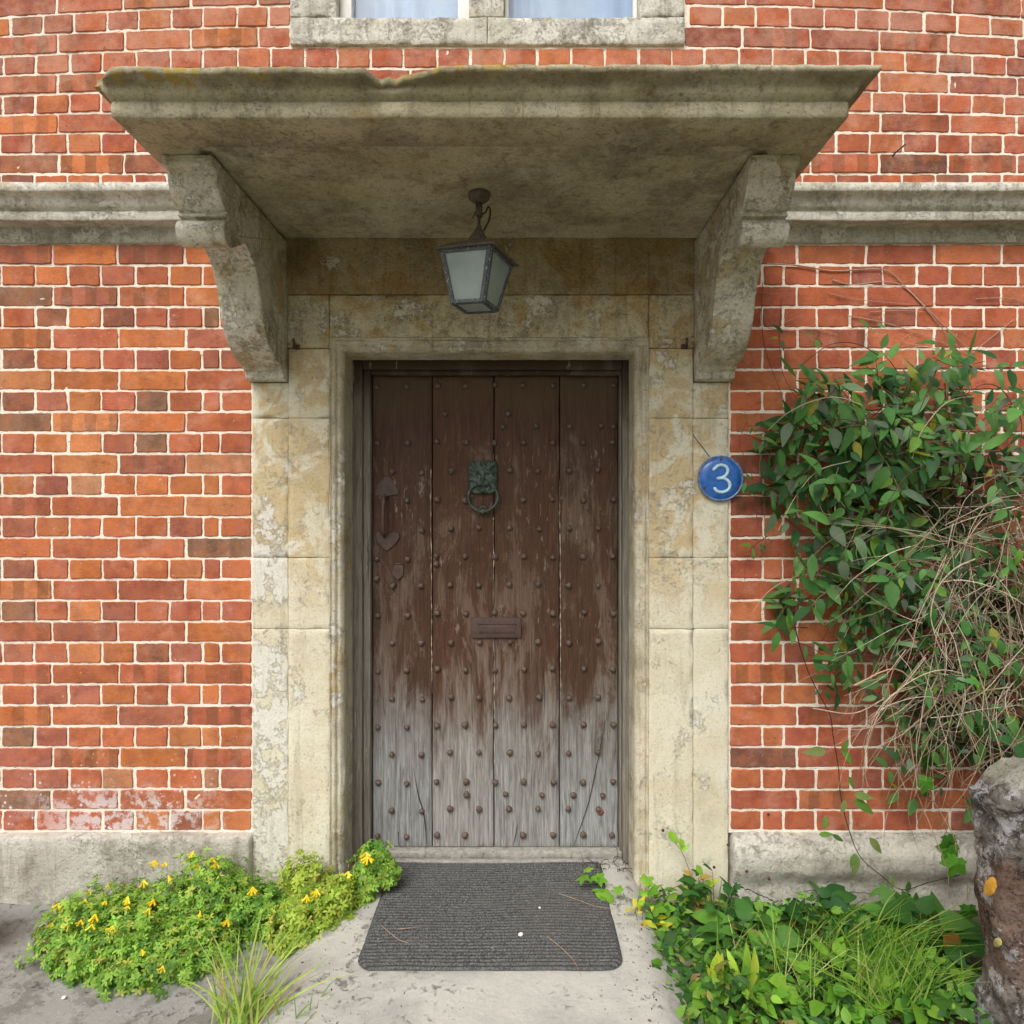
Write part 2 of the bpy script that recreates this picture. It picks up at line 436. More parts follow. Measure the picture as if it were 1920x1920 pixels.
def mat_door():
    n = NT('weathered_door', .75)
    col, a = n.attr()
    vx = n.vec((1, 1, .16))
    vf = n.vec((1, 1, .05))
    grain = n.noise(140, 6, .7, vf, 1.)
    g2 = n.noise(34, 7, .65, vf, 1.5, 3)
    brown = n.mix(n.step(grain, .3, .7), lin(66, 46, 34), lin(90, 63, 47))
    dull = n.mix(n.step(grain, .3, .7), lin(92, 74, 60), lin(120, 100, 86))
    grey = n.mix(n.step(grain, .3, .7), lin(112, 111, 108), lin(172, 172, 168))
    grey = n.mix(n.step(g2, .55, .7, 0., .6), grey, lin(84, 82, 80))
    zz = n.m_('SUBTRACT', n.Z, EYE)
    patch = n.noise(7, 9, .7, n.vec((1.2, 1, .36)), .6, 7)
    # faded where rain reaches: lower part worn to bare silver wood
    t = n.m_('ADD', n.m_('MULTIPLY', zz, -1.), n.m_('MULTIPLY', n.m_('SUBTRACT', patch, .5), 1.1))
    pf = n.m_('ADD', n.m_('ADD', n.m_('MULTIPLY', zz, -.15), patch), n.m_('MULTIPLY', n.m_('SUBTRACT', g2, .5), .25))
    c = n.mix(n.step(pf, .50, .62, 0., .85), brown, dull)
    c = n.mix(n.m_('MULTIPLY', n.m_('MULTIPLY', n.step(pf, .545, .555), n.step(pf, .568, .558)), .5), c, lin(46, 32, 26))
    c = n.mix(n.step(n.m_('ADD', t, n.m_('MULTIPLY', n.m_('SUBTRACT', g2, .5), .5)), .48, 1.16), c, grey)
    # small flakes through the paint
    fl = n.noise(60, 8, .75, n.vec((1, 1, .28)), .4, 17)
    win = n.m_('MULTIPLY', n.step(zz, -.75, -.3), n.step(zz, .34, .2))
    fx = n.step(n.noise(6, 3, .5, off=5), .45, .6)
    c = n.mix(n.m_('MULTIPLY', n.m_('MULTIPLY', n.step(fl, .57, .62), win), n.m_('ADD', .15, n.m_('MULTIPLY', fx, .6))), c, lin(148, 132, 120))
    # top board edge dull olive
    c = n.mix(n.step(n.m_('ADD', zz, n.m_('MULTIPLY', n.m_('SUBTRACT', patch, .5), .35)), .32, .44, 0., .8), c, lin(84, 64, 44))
    c = n.mix(1., c, col, 'MULTIPLY')
    h = n.m_('ADD', n.m_('MULTIPLY', grain, .6), n.m_('MULTIPLY', g2, .9))
    h = n.m_('ADD', h, n.m_('MULTIPLY', patch, .5))
    return n.out(c, n.step(zz, .4, -.6, .62, .85), n.bump(h, 1., .0045), spec=.3)
M['door'] = mat_door()

def mat_frame():
    n = NT('weathered_frame', .8)
    vf = n.vec((1, 1, .05))
    grain = n.noise(110, 6, .7, vf, 1.)
    zz = n.m_('SUBTRACT', n.Z, EYE)
    c = n.mix(n.step(grain, .3, .7), lin(98, 92, 82), lin(140, 134, 122))
    c = n.mix(n.step(n.m_('ADD', zz, n.m_('MULTIPLY', n.noise(8, 6, .6, n.vec((1, 1, .3))), .4)), .5, .75), c, lin(66, 52, 40))
    c = n.mix(n.step(n.noise(60, 5, .7, vf, 1., 5), .62, .66, 0., .8), c, lin(60, 52, 46))
    c = n.mix(n.step(n.noise(40, 5, .7, n.vec((1, 1, .15)), 0., 9), .63, .68, 0., .6), c, lin(178, 172, 158))
    return n.out(c, .8, n.bump(grain, .8, .002), spec=.25)
M['frame'] = mat_frame()

def simple(name, c1, c2, scale=30, rough=.6, metal=0., b=.4, bd=.001, c3=None, t3=.6, spec=None):
    n = NT(name, rough)
    nn = n.noise(scale, 6, .65)
    c = n.mix(n.step(nn, .3, .7), c1, c2)
    if c3: c = n.mix(n.step(n.noise(scale * 1.7, 6, .7, off=5), t3, t3 + .06), c, c3)
    return n.out(c, rough, n.bump(n.noise(scale * 3, 5, .7), b, bd), metal, spec)
M['iron'] = simple('painted_iron', lin(66, 50, 44), lin(88, 68, 60), 40, .6, 0, .5, .001, lin(64, 48, 42))
M['stud'] = simple('stud_iron', lin(74, 60, 52), lin(108, 90, 78), 60, .55, 0, .5, .001, lin(60, 46, 40), .58)
M['rust'] = simple('rusted_iron', lin(70, 52, 44), lin(98, 76, 64), 60, .8, 0, .5, .001, lin(52, 40, 34))
M['verdigris'] = simple('verdigris', lin(44, 56, 48), lin(84, 100, 88), 55, .55, .2, .6, .0008, lin(34, 40, 32), .6)
M['lantern'] = simple('lantern_metal', lin(66, 70, 72), lin(98, 104, 108), 80, .6, .1, .8, .001, lin(180, 190, 196), .58)
M['lantern_dark'] = simple('lantern_cap_metal', lin(84, 76, 68), lin(112, 104, 94), 60, .75, 0, .6, .001, lin(60, 50, 42))
M['cable'] = simple('cable', lin(48, 38, 30), lin(60, 48, 38), 60, .7)
M['blue'] = simple('blue_glaze', lin(34, 88, 164), lin(52, 112, 190), 45, .22, 0, .35, .0008, lin(30, 72, 140), .62, spec=.6)
M['bluerim'] = simple('blue_rim', lin(58, 78, 110), lin(120, 150, 190), 70, .35, 0, .4, .0006)
M['digit'] = simple('digit_glaze', lin(160, 205, 228), lin(206, 232, 240), 60, .3, 0, .2, .0005, spec=.6)
M['paintwhite'] = simple('white_paint', lin(226, 224, 216), lin(236, 235, 230), 30, .45)
M['terracotta'] = simple('terracotta', lin(168, 84, 66), lin(186, 104, 84), 30, .85)
M['pebble'] = simple('pebble_stone', lin(230, 226, 216), lin(244, 240, 232), 60, .8)

def mat_frost():
    n = NT('frosted_glass', .35)
    c = n.mix(n.step(n.noise(14, 4), .3, .7), lin(168, 184, 180), lin(190, 204, 200))
    n.b.inputs['Transmission Weight'].default_value = .35
    n.b.inputs['Roughness'].default_value = .55
    return n.out(c, .5)
M['frost'] = mat_frost()
def mat_glass():
    n = NT('window_glass', .04)
    n.b.inputs['Transmission Weight'].default_value = 1.
    n.b.inputs['IOR'].default_value = 1.45
    return n.out((.93, .96, 1.), .03)
M['glass'] = mat_glass()
M['curtain'] = simple('curtain_sky_tint', lin(198, 224, 255), lin(222, 238, 255), 6, .9, 0, .1)  # pale blue cloth tone stands in for sky reflected in the panes

def mat_mat():
    n = NT('ribbed_mat', .95)
    c = n.mix(n.step(n.noise(200, 4, .7), .35, .7), lin(62, 62, 62), lin(120, 120, 118))
    c = n.mix(n.step(n.noise(3, 4), .4, .7, 0., .4), c, lin(92, 90, 84))
    rr = n.m_('SINE', n.m_('MULTIPLY', n.m_('ADD', n.Y, n.m_('MULTIPLY', n.noise(8, 3), .004)), 2 * math.pi / .015))
    c = n.mix(n.step(rr, -.2, -.8, 0., .6), c, lin(40, 40, 40))
    c = n.mix(n.step(n.noise(70, 3, .6, off=3), .70, .74, 0., .7), c, lin(150, 140, 120))
    return n.out(c, .95, n.bump(n.noise(260, 4, .7), 1., .003), spec=.1)
M['mat'] = mat_mat()

def mat_pillar():
    n = NT('lichened_stone', .95)
    c = n.mix(n.step(n.noise(9, 10, .78), .38, .62), lin(84, 78, 72), lin(150, 144, 136))
    band = n.m_('ADD', n.m_('MULTIPLY', n.X, -2.2), n.m_('ADD', n.m_('MULTIPLY', n.Z, -1.3), n.m_('MULTIPLY', n.noise(6, 7, .7, off=3), 1.2)))
    rd = n.m_('MULTIPLY', n.step(band, -2.78, -2.66), n.step(n.Z, .12, .22))
    c = n.mix(n.m_('MULTIPLY', rd, .62), c, n.mix(n.noise(24, 8, .75), lin(100, 72, 60), lin(156, 122, 104)))
    wl = n.step(n.noise(11, 10, .78, off=14), .525, .55)
    c = n.mix(n.m_('MULTIPLY', wl, .75), c, n.mix(n.noise(50, 6), lin(172, 170, 172), lin(214, 212, 210)))
    dk = n.step(n.noise(26, 10, .78, off=25), .54, .57)
    c = n.mix(n.m_('MULTIPLY', dk, .8), c, lin(56, 52, 48))
    oc = n.step(n.noise(8, 6, .7, off=35), .60, .64)
    c = n.mix(n.m_('MULTIPLY', oc, .5), c, lin(150, 130, 92))
    top = n.step(n.m_('ADD', n.Z, n.m_('MULTIPLY', n.noise(14, 6), .08)), EYE - .67, EYE - .64)
    c = n.mix(n.m_('MULTIPLY', top, .55), c, lin(196, 192, 172))
    c = n.mix(n.step(n.noise(90, 4, .7), .5, .65, 0., .6), c, n.mix(1., c, lin(130, 124, 116), 'MULTIPLY'))
    h = n.m_('ADD', n.noise(30, 10, .8), n.m_('MULTIPLY', n.noise(110, 5, .7), .5))
    return n.out(c, .95, n.bump(h, 1., .016), spec=.1)
M['pillar'] = mat_pillar()
M['lichen'] = simple('yellow_lichen', lin(196, 140, 40), lin(214, 164, 60), 80, .9, 0, .8, .002)
M['lichen_pale'] = simple('pale_lichen', lin(196, 180, 110), lin(214, 200, 140), 80, .9, 0, .8, .002)

def mat_leaf(name, trans=.35, rough=.58):
    n = NT(name, rough)
    col, a = n.attr()
    c = n.mix(n.step(n.noise(45, 4), .35, .7, 0., .35), col, n.mix(1., col, lin(190, 205, 150), 'MULTIPLY'))
    n.out(c, rough, spec=.25)
    tr = n.t.nodes.new('ShaderNodeBsdfTranslucent')
    n.put(tr.inputs['Color'], n.mix(1., c, (1.5, 1.6, .6, 1), 'MULTIPLY'))
    mx = n.t.nodes.new('ShaderNodeMixShader'); mx.inputs[0].default_value = trans
    o = n.t.nodes['Material Output']
    n.t.links.new(n.b.outputs[0], mx.inputs[1]); n.t.links.new(tr.outputs[0], mx.inputs[2])
    n.t.links.new(mx.outputs[0], o.inputs[0])
    return n.m
M['leaf'] = mat_leaf('leaf')
M['petal'] = mat_leaf('petal', .25)
def mat_stem():
    n = NT('plant_stem', .8)
    col, a = n.attr()
    c = n.mix(n.step(n.noise(90, 4), .3, .7, 0., .5), col, n.mix(1., col, lin(170, 150, 130), 'MULTIPLY'))
    return n.out(c, .8, spec=.2)
M['stem'] = mat_stem()

# ------------------------------------------------------------ setting
def build_ground():
    mb = MB()
    # fine sheet near the wall, coarse one to the horizon
    def gz(x, y):
        d = clamp((abs(x) - 3) / 3) if abs(x) > 3 else 0
        z = .004 * nz((x, y, 0), 2.) + .006 * nz((x, y, 0), 7., 3)
        z += .0025 * nz((x, y, 0), 30, 5)
        # concrete ramps up to the door threshold
        k = clamp((x + .74) / .16) * clamp((.50 - x) / .13) * clamp((y + 1.5) / .7)
        k = k * k * (3 - 2 * k)
        z += .062 * k
        # lower soil to the right of the door
        if x > .5: z -= .03 * clamp((x - .5) / .15)
        return z
    xs = [-60, -30, -15, -8, -5, -4] + [-3 + .03 * i for i in range(201)] + [4, 5, 8, 15, 30, 60]
    ys = [-60, -30, -15, -8, -5, -3.5, -2.5, -2., -1.6] + [-1.4 + .03 * i for i in range(54)] + [.6, 5, 15, 30, 60]
    vs = [Vector((x, y, gz(x, y) if abs(x) < 3.2 and -1.7 < y < .3 else 0)) for y in ys for x in xs]
    n = len(xs)
    fs = [[j * n + i, j * n + i + 1, (j + 1) * n + i + 1, (j + 1) * n + i] for j in range(len(ys) - 1) for i in range(n - 1)]
    mb.add(vs, fs)
    o = mb.build('ground', M['ground'])
    tag(o, 'rough grey concrete path and bare soil in front of the house', None, None, 'structure')
    return gz
GZ = build_ground()

house = thing('brick_house', 'old red brick house front with studded wooden door under a stone canopy', 'house')

ZT = [EYE + .944 - .07386 * i for i in range(29)]        # joints below the string course
ZU = [EYE + 1.117 + .0743 * i for i in range(24)]        # joints above it
XL, XR = -.939, .742
WX0, WX1, WZ0, WZ1 = -.803, .581, EYE + 1.640, EYE + 2.35

def sag(x, z):
    """the upper courses dip a little towards both ends of the wall"""
    zr = clamp((z - EYE - 1.2) / .5, 0, 1.2)
    a = clamp((abs(x + .05) - .55) / 1.2, 0, 1.6)
    return -.036 * a * a * zr

PAL_L = [((194, 118, 84), 6), ((204, 128, 82), 4.6), ((188, 112, 86), 4), ((206, 138, 92), 2.), ((176, 112, 92), 3.), ((158, 110, 88), 1.4), ((148, 116, 94), .9), ((196, 144, 108), .7)]
PAL_R = [((186, 108, 80), 6), ((192, 116, 82), 3.4), ((176, 102, 80), 4), ((194, 122, 84), 1.8), ((160, 100, 84), 1.8), ((136, 96, 82), .5)]
def pick(pal):
    t = random.random() * sum(w for _, w in pal)
    for c, w in pal:
        t -= w
        if t <= 0: return c
    return pal[0][0]

def brick(mb, x0, x1, z0, z1, pal, band=0.):
    j = lambda a: random.uniform(-a, a)
    x0 += j(.0018); x1 += j(.0018); z0 += j(.0013); z1 += j(.0013)
    if x1 - x0 < .02: return
    def ring(ins, y, seed):
        pts = []
        a0, a1, b0, b1 = x0 + ins, x1 - ins, z0 + ins, z1 - ins
        r = .0035
        nx = max(3, int((x1 - x0) / .010)); nzz = 6
        for i in range(nx): pts.append((a0 + r + (a1 - a0 - 2 * r) * i / (nx - 1), b0))
        for i in range(nzz): pts.append((a1, b0 + r + (b1 - b0 - 2 * r) * i / (nzz - 1)))
        for i in range(nx): pts.append((a1 - r - (a1 - a0 - 2 * r) * i / (nx - 1), b1))
        for i in range(nzz): pts.append((a0, b1 - r - (b1 - b0 - 2 * r) * i / (nzz - 1)))
        out = []
        for (px, pz) in pts:
            q = Vector((px, 0, pz))
            d = noise.noise_vector(q * 60 + Vector((0, seed, 0))) * .0023 + noise.noise_vector(q * 150) * .0011 + noise.noise_vector(q * 18) * .0016
            xx, zz = px + d.x, pz + d.z
            out.append(Vector((xx, y(xx, zz), zz + sag(xx, zz))))
        return out
    t1, t2, f = j(.006), j(.016), -.0005 - random.random() * .003
    cx, cz = (x0 + x1) / 2, (z0 + z1) / 2
    yf = lambda x, z: f + (x - cx) * t1 + (z - cz) * t2
    r0 = ring(0, lambda x, z: .012, 0)
    r1 = ring(.0006, lambda x, z: yf(x, z) + .0022, 0)
    r2 = ring(.0030, yf, 0)
    n = len(r0)
    c = pick(pal)
    k = random.uniform(.92, 1.06)
    c = lin(*[clamp(v * k * random.uniform(.985, 1.015), 0, 255) for v in c])
    c = (*c, band)
    vs = r0 + r1 + r2
    fs = []
    for a in range(2):
        for i in range(n):
            i2 = (i + 1) % n
            fs.append([a * n + i, a * n + i2, (a + 1) * n + i2, (a + 1) * n + i])
    mb.add(vs, fs, c, True)
    mb.add(r2, [list(range(n))], c, False)

def row(mb, xa, xb, za, zb, kind, start, pitch, pal, closer=None, g=.0035, direction=1):
    """bricks from xa..xb; start = a joint position, going both ways"""
    js = []
    if closer is not None:                    # header, queen closer, headers away from the surround
        x = start; js = [x]
        for w in closer: x += w * direction; js.append(x)
        while xa - .3 < x < xb + .3:
            x += pitch * direction; js.append(x)
        js.sort()
    else:
        x = start
        while x > xa: x -= pitch
        while x < xb + pitch: js.append(x); x += pitch
    js = [v if (abs(v - start) < 1e-6) else v + random.uniform(-.003, .003) for v in js]
    for a, b in zip(js, js[1:]):
        a2, b2 = max(a, xa), min(b, xb)
        if b2 - a2 < .03: continue
        band = 0.
        if kind == 'S' and random.random() < .38: band = random.uniform(.5, 1.)
        ga = g if a2 == a else g * .8
        brick(mb, a2 + g, b2 - g, za + g, zb - g, pal, band)

def build_wall():
    mb = MB()
    XE0, XE1 = -4.5, 4.5
    for i in range(28):
        z1, z0 = ZT[i], ZT[i + 1]
        if i % 2 == 0:
            row(mb, XE0, XL, z0, z1, 'S', XL, .2355, PAL_L)
            row(mb, XR, XE1, z0, z1, 'S', XR, .2400, PAL_R)
        else:
            row(mb, XE0, XL, z0, z1, 'H', XL, .1178, PAL_L, [.1130, .0640], direction=-1)
            row(mb, XR, XE1, z0, z1, 'H', XR, .1180, PAL_R, [.1160, .0730], direction=1)
    for i in range(23):
        z0, z1 = ZU[i], ZU[i + 1]
        kind = 'S' if i % 2 == 1 else 'H'
        spans = [(XE0, XE1)]
        if z1 > WZ0 + .02 and z0 < WZ1: spans = [(XE0, WX0), (WX1, XE1)]
        for (a, b) in spans:
            if kind == 'S':
                if b < 0 or a < -1 and b > 1:
                    row(mb, a, min(b, WX0), z0, z1, 'S', -.921 + random.uniform(-.01, .01), .2355, PAL_L)
                if b > 1:
                    row(mb, max(a, WX1), b, z0, z1, 'S', .793 + random.uniform(-.015, .01), .2420, PAL_R)
                if a < -1 and b > 1: row(mb, WX0, WX1, z0, z1, 'S', -.62, .2355, PAL_R)
            else:
                if a < -1 and b > 1: row(mb, a, b, z0, z1, 'H', -.882 + random.uniform(-.006, .006), .1178, PAL_R)
                elif b < 0: row(mb, a, b, z0, z1, 'H', -.882, .1140, PAL_L)
                else: row(mb, a, b, z0, z1, 'H', .718, .1180, PAL_R)
    mb.build('wall', M['brick'], house, True)
    # mortar bed with real thickness behind the bricks
    mo = MB()
    def bed(x0, x1, z0, z1):
        xs = [x0 + (x1 - x0) * i / max(1, int((x1 - x0) / .012)) for i in range(max(1, int((x1 - x0) / .012)) + 1)]
        n = max(1, int((z1 - z0) / .012)); zs = [z0 + (z1 - z0) * i / n for i in range(n + 1)]
        vs = []
        for z in zs:
            for x in xs:
                y = .0015 + .0022 * nz((x, 0, z), 70) + .0022 * nz((x, 0, z), 23, 4)
                vs.append(Vector((x, y, z)))
        m = len(xs)
        fs = [[j * m + i, j * m + i + 1, (j + 1) * m + i + 1, (j + 1) * m + i] for j in range(len(zs) - 1) for i in range(m - 1)]
        mo.add(vs, fs)
        y0, y1 = .008, .34
        c = [Vector((a, b, d)) for b in (y0, y1) for (a, d) in ((x0, z0), (x1, z0), (x1, z1), (x0, z1))]
        mo.add(c, [[4, 7, 6, 5], [0, 4, 5, 1], [1, 5, 6, 2], [2, 6, 7, 3], [3, 7, 4, 0]], None, False)
    zb, zt = EYE - 1.13, EYE + .944
    bed(-4.55, XL + .004, zb, zt); bed(XR - .004, 4.55, zb, zt)
    ZTOP = ZU[-1]
    bed(-4.55, 4.55, zt, WZ0)
    bed(-4.55, WX0, WZ0, ZTOP); bed(WX1, 4.55, WZ0, ZTOP)
    bed(WX0, WX1, WZ1, ZTOP)
    mo.build('mortar', M['mortar'], house)
build_wall()

# ---- plinth
def build_plinth():
    mb = MB()
    def lump(amp):
        def f(p):
            return p + Vector((0, -amp * .4 * nz(p, 5, 2) - amp * nz(p, 14, 6), amp * .5 * nz(p, 6, 9)))
        return f
    zt = EYE - 1.128
    rough_box(mb, -4.55, -.934, -.040, .33, -.04, zt, r=.018, seg=.022, amp=.002, sc=40, fn=lump(.008), ysp=.2)
    mb.build('plinth', M['plinth'], house)
    mb = MB()
    def prof(p):
        # weathered right plinth: swelling roll then an undercut, cracked stone below
        zr = p.z - EYE
        if p.y < .1:
            t = zr
            bul = .030 * clamp((t + 1.30) / .06) * clamp((-1.145 - t) / .04)
            cr = .016 * clamp(1 - abs(t + 1.302 + .012 * nz((p.x, 0, 0), 4)) / .012) * (.5 + nz(p, 9, 3))
            p = p + Vector((0, -bul + cr - .007 * nz(p, 9, 8) - .004 * nz(p, 30, 1), .005 * nz(p, 6, 2)))
        return p
    rough_box(mb, .748, 4.55, -.022, .33, -.08, zt, r=.02, seg=.018, amp=.0015, sc=50, fn=prof, ysp=.2)
    mb.build('plinth', M['plinth'], house)
build_plinth()

# ---- string course
def build_string():
    # profile: (projection, z rel eye)
    prof = [(.0, .946), (.012, .946), (.012, .997), (.055, .999), (.068, .9985), (.070, 1.002), (.070, 1.027), (.066, 1.031), (.063, 1.032),
            (.070, 1.036), (.079, 1.041), (.084, 1.050), (.087, 1.060), (.092, 1.068), (.102, 1.074), (.112, 1.079), (.114, 1.082), (.115, 1.106), (.105, 1.112), (.0, 1.165)]
    for (a, b, sd_) in ((-4.55, -.93, 1.), (.735, 4.55, 5.)):
        mb = MB()
        n = int((b - a) / .015)
        vs = []
        for i in range(n + 1):
            x = a + (b - a) * i / n
            for (p, z) in prof:
                e = .0022 * nz((x, z, p), 18, sd_) + .0015 * nz((x, z, p), 60, sd_)
                ez = .0018 * nz((x, z, p), 14, sd_ + 3) + .004 * nz((x, 0, 0), 1.3, sd_)
                vs.append(Vector((x, -p - (e if p > 0 else -.01), EYE + z + ez)))
        m = len(prof)
        fs = [[i * m + k, (i + 1) * m + k, (i + 1) * m + k + 1, i * m + k + 1] for i in range(n) for k in range(m - 1)]
        fs += [list(range(m))[::-1], [n * m + k for k in range(m)]]
        mb.add(vs, fs)
        o = mb.build('string_course', M['string'], house)
build_string()

# ---- door surround
def build_surround():
    mb = MB()
    g = .0006
    splits = [EYE + v for v in (.573, .329, -.160, -.410, -1.42)]
    sd_ = 0
    YF = -.014
    for side in (0, 1):
        mb = MB()
        outer = (-.936, -.8095) if side == 0 else (.611, .735)
        inner = (-.8085, -.664) if side == 0 else (.455, .610)
        for (a, b), yo, amp in ((outer, YF + .005, .0014), (inner, YF, .0014)):
            for z1, z0 in zip(splits, splits[1:]):
                sd_ += 3.3
                base = False
                if (a, b) == outer and z1 > EYE + .5: z1 = EYE + .455
                rough_box(mb, a, b, yo - (.006 if base else 0), .33, z0 + g, z1 - g, r=.0028, seg=.016, amp=amp * .8, sc=22, seed=sd_, edge=.006, ysp=.15)
        mb.build('door_jamb', M['jamb'], house)
    mb = MB()
    rough_box(mb, -.812, -.6655, YF, .33, EYE + .575, EYE + .760, r=.003, seg=.016, amp=.0012, sc=22, seed=50, edge=.004, ysp=.15)
    rough_box(mb, .4565, .614, YF, .33, EYE + .575, EYE + .760, r=.003, seg=.016, amp=.0012, sc=22, seed=60, edge=.004, ysp=.15)
    rough_box(mb, -.6640, .455, YF, .33, EYE + .612, EYE + .760, r=.003, seg=.016, amp=.0016, sc=18, seed=70, edge=.006, ysp=.15)
    for (a, b) in ((-.934, -.8135), (.6165, .733)):      # stone seat behind each bracket
        rough_box(mb, a, b, -.003, .33, EYE + .456, EYE + .760, r=.002, seg=.05, ysp=.15)
    rough_box(mb, -.8125, -.8095, .004, .33, EYE + .42, EYE + .760, r=.0005, seg=.2); rough_box(mb, .6125, .6155, .004, .33, EYE + .42, EYE + .760, r=.0005, seg=.2)
    mb.build('lintel', M['lintel'], house)
    mb = MB()
    rough_box(mb, -.940, .740, YF - .008, .33, EYE + .762, EYE + .965, r=.004, seg=.018, amp=.0016, sc=18, seed=80, edge=.004, ysp=.15)
    # base behind the brackets
    mb.build('frieze', M['frieze'], house)
    # architrave moulding, mitred at the head
    mb = MB()
    pr = [(-.001, YF + .02), (-.001, YF + .001), (.002, YF - .002), (.005, YF + .004), (.007, YF + .006), (.010, YF + .002), (.016, YF - .001), (.021, YF + .003), (.024, YF + .010),
          (.027, YF + .012), (.031, YF + .009), (.036, YF + .010), (.040, YF + .015), (.044, YF + .020), (.046, YF + .026), (.047, .03), (.047, .06), (.048, .09), (.049, .13), (.049, .30)]
    path = []
    zb, zt = EYE - 1.40, EYE + .611
    n = 90
    for i in range(n): path.append(('L', zb + (zt - zb) * i / n))
    n2 = 60
    for i in range(n2 + 1): path.append(('T', i / n2))
    for i in range(1, n + 1): path.append(('R', zt - (zt - zb) * i / n))
    vs = []
    for kind, t in path:
        for (u, y) in pr:
            xl, xr, z = -.664 + u, .455 - u, zt - u
            if kind == 'L': p = Vector((xl, y, t + (z - zt) * (t - zb) / (zt - zb)))
            elif kind == 'T': p = Vector((xl + (xr - xl) * t, y, z))
            else: p = Vector((xr, y, t + (z - zt) * (t - zb) / (zt - zb)))
            e = noise.noise_vector(p * 25) * .0013 + noise.noise_vector(p * 80) * .0007
            chip = max(0, nz(p, 12, 77) - .25) * .012
            p = p + Vector((e.x, e.y + chip * (1 if u < .046 else 0), e.z))
            vs.append(p)
    m = len(pr)
    fs = [[i * m + k, i * m + k + 1, (i + 1) * m + k + 1, (i + 1) * m + k] for i in range(len(path) - 1) for k in range(m - 1)]
    mb.add(vs, fs)
    mb.build('architrave', M['arch'], house)
build_surround()

# ---- canopy
CXL, CXR, CD = -.975, .7885, .768
def build_canopy():
    mb = MB()
    # (offset, z) from the inside of the soffit, round the edge, to the top
    prof = [(-.30, .957), (-.135, .957), (-.130, .9455), (-.04, .9445), (-.004, .9445), (.0005, .9470), (.0015, .965), (.0005, .9815), (-.0025, .9845), (-.006, .9850),
            (.000, .9885), (.009, .9925), (.0145, .9975), (.017, 1.003), (.019, 1.009), (.0235, 1.014), (.034, 1.0185), (.046, 1.0215), (.0505, 1.0235), (.0525, 1.027), (.053, 1.037), (.047, 1.040), (-.20, 1.052)]
    seg = .008
    path = []
    yl = [i / 50 for i in range(51)]
    nf = int((CXR - CXL) / seg)
    for t in yl: path.append(('L', t))
    for i in range(1, nf): path.append(('F', i / nf))
    for t in reversed(yl): path.append(('R', t))
    vs = []
    for kind, t in path:
        for (o, z) in prof:
            xl, xr, yf = CXL - o, CXR + o, -(CD + o)
            if kind == 'L': p = Vector((xl, .03 + (yf - .03) * t, EYE + z))
            elif kind == 'R': p = Vector((xr, .03 + (yf - .03) * t, EYE + z))
            else: p = Vector((xl + (xr - xl) * t, yf, EYE + z))
            if kind == 'F' and o > .015:
                # broken dip in the top edge, and ragged edge either side
                x = p.x
                nx = x + .010 * nz((x, 0, 0), 40, 4)
                b = clamp((nx + .362) / .030) if nx < -.30 else clamp((-.185 - nx) / .095)
                b = b ** .8
                b *= 1 + .25 * nz((x, 0, 0), 60, 6)
                rag = max(0, nz((x, 0, 0), 9, 3) + .15) * .003 + .0022 * nz((x, 0, 0), 70, 8) + .005 * max(0, nz((x, 0, 0), 26, 18) - .25)
                w = clamp((o - .015) / .03)
                low = (.0135 * clamp(b, 0, 1.15) + .005 * clamp((-.33 - x) / .05)) * w
                p.z -= low + rag * w
                p.y += (.025 * b) * w
            if o > -.08:
                lx = -(p.x - (CXL - .052)); ly = -(p.y + (CD + .052))
                over = (lx + ly) + .075 - .05 * clamp((.985 - z) / .04) + .02 * nz(p, 30, 5)
                if over > 0:
                    p.x += over * .5; p.y += over * .5
                e = noise.noise_vector(p * 10) * .0014 + noise.noise_vector(p * 60) * .0011
                p = p + e
            elif o > -.2:
                p = p + noise.noise_vector(p * 9) * .002
            vs.append(p)
    m = len(prof)
    fs = [[i * m + k, i * m + k + 1, (i + 1) * m + k + 1, (i + 1) * m + k] for i in range(len(path) - 1) for k in range(m - 1)]
    mb.add(vs, fs)
    # soffit and top field
    def sheet(z, x0, x1, y0, y1, amp, n=60):
        v = []
        for j in range(n + 1):
            for i in range(n + 1):
                x = x0 + (x1 - x0) * i / n; y = y0 + (y1 - y0) * j / n
                v.append(Vector((x, y, EYE + z + amp * nz((x, y, 0), 6) + amp * .5 * nz((x, y, 0), 25))))
        f = [[j * (n + 1) + i, j * (n + 1) + i + 1, (j + 1) * (n + 1) + i + 1, (j + 1) * (n + 1) + i] for j in range(n) for i in range(n)]
        mb.add(v, f)
    sheet(.9572, CXL + .13, CXR - .13, -(CD - .13), .03, .0028)
    sheet(1.0525, CXL + .19, CXR - .19, -(CD - .19), .03, .001)
    mb.build('canopy', M['canopy'], house)
build_canopy()

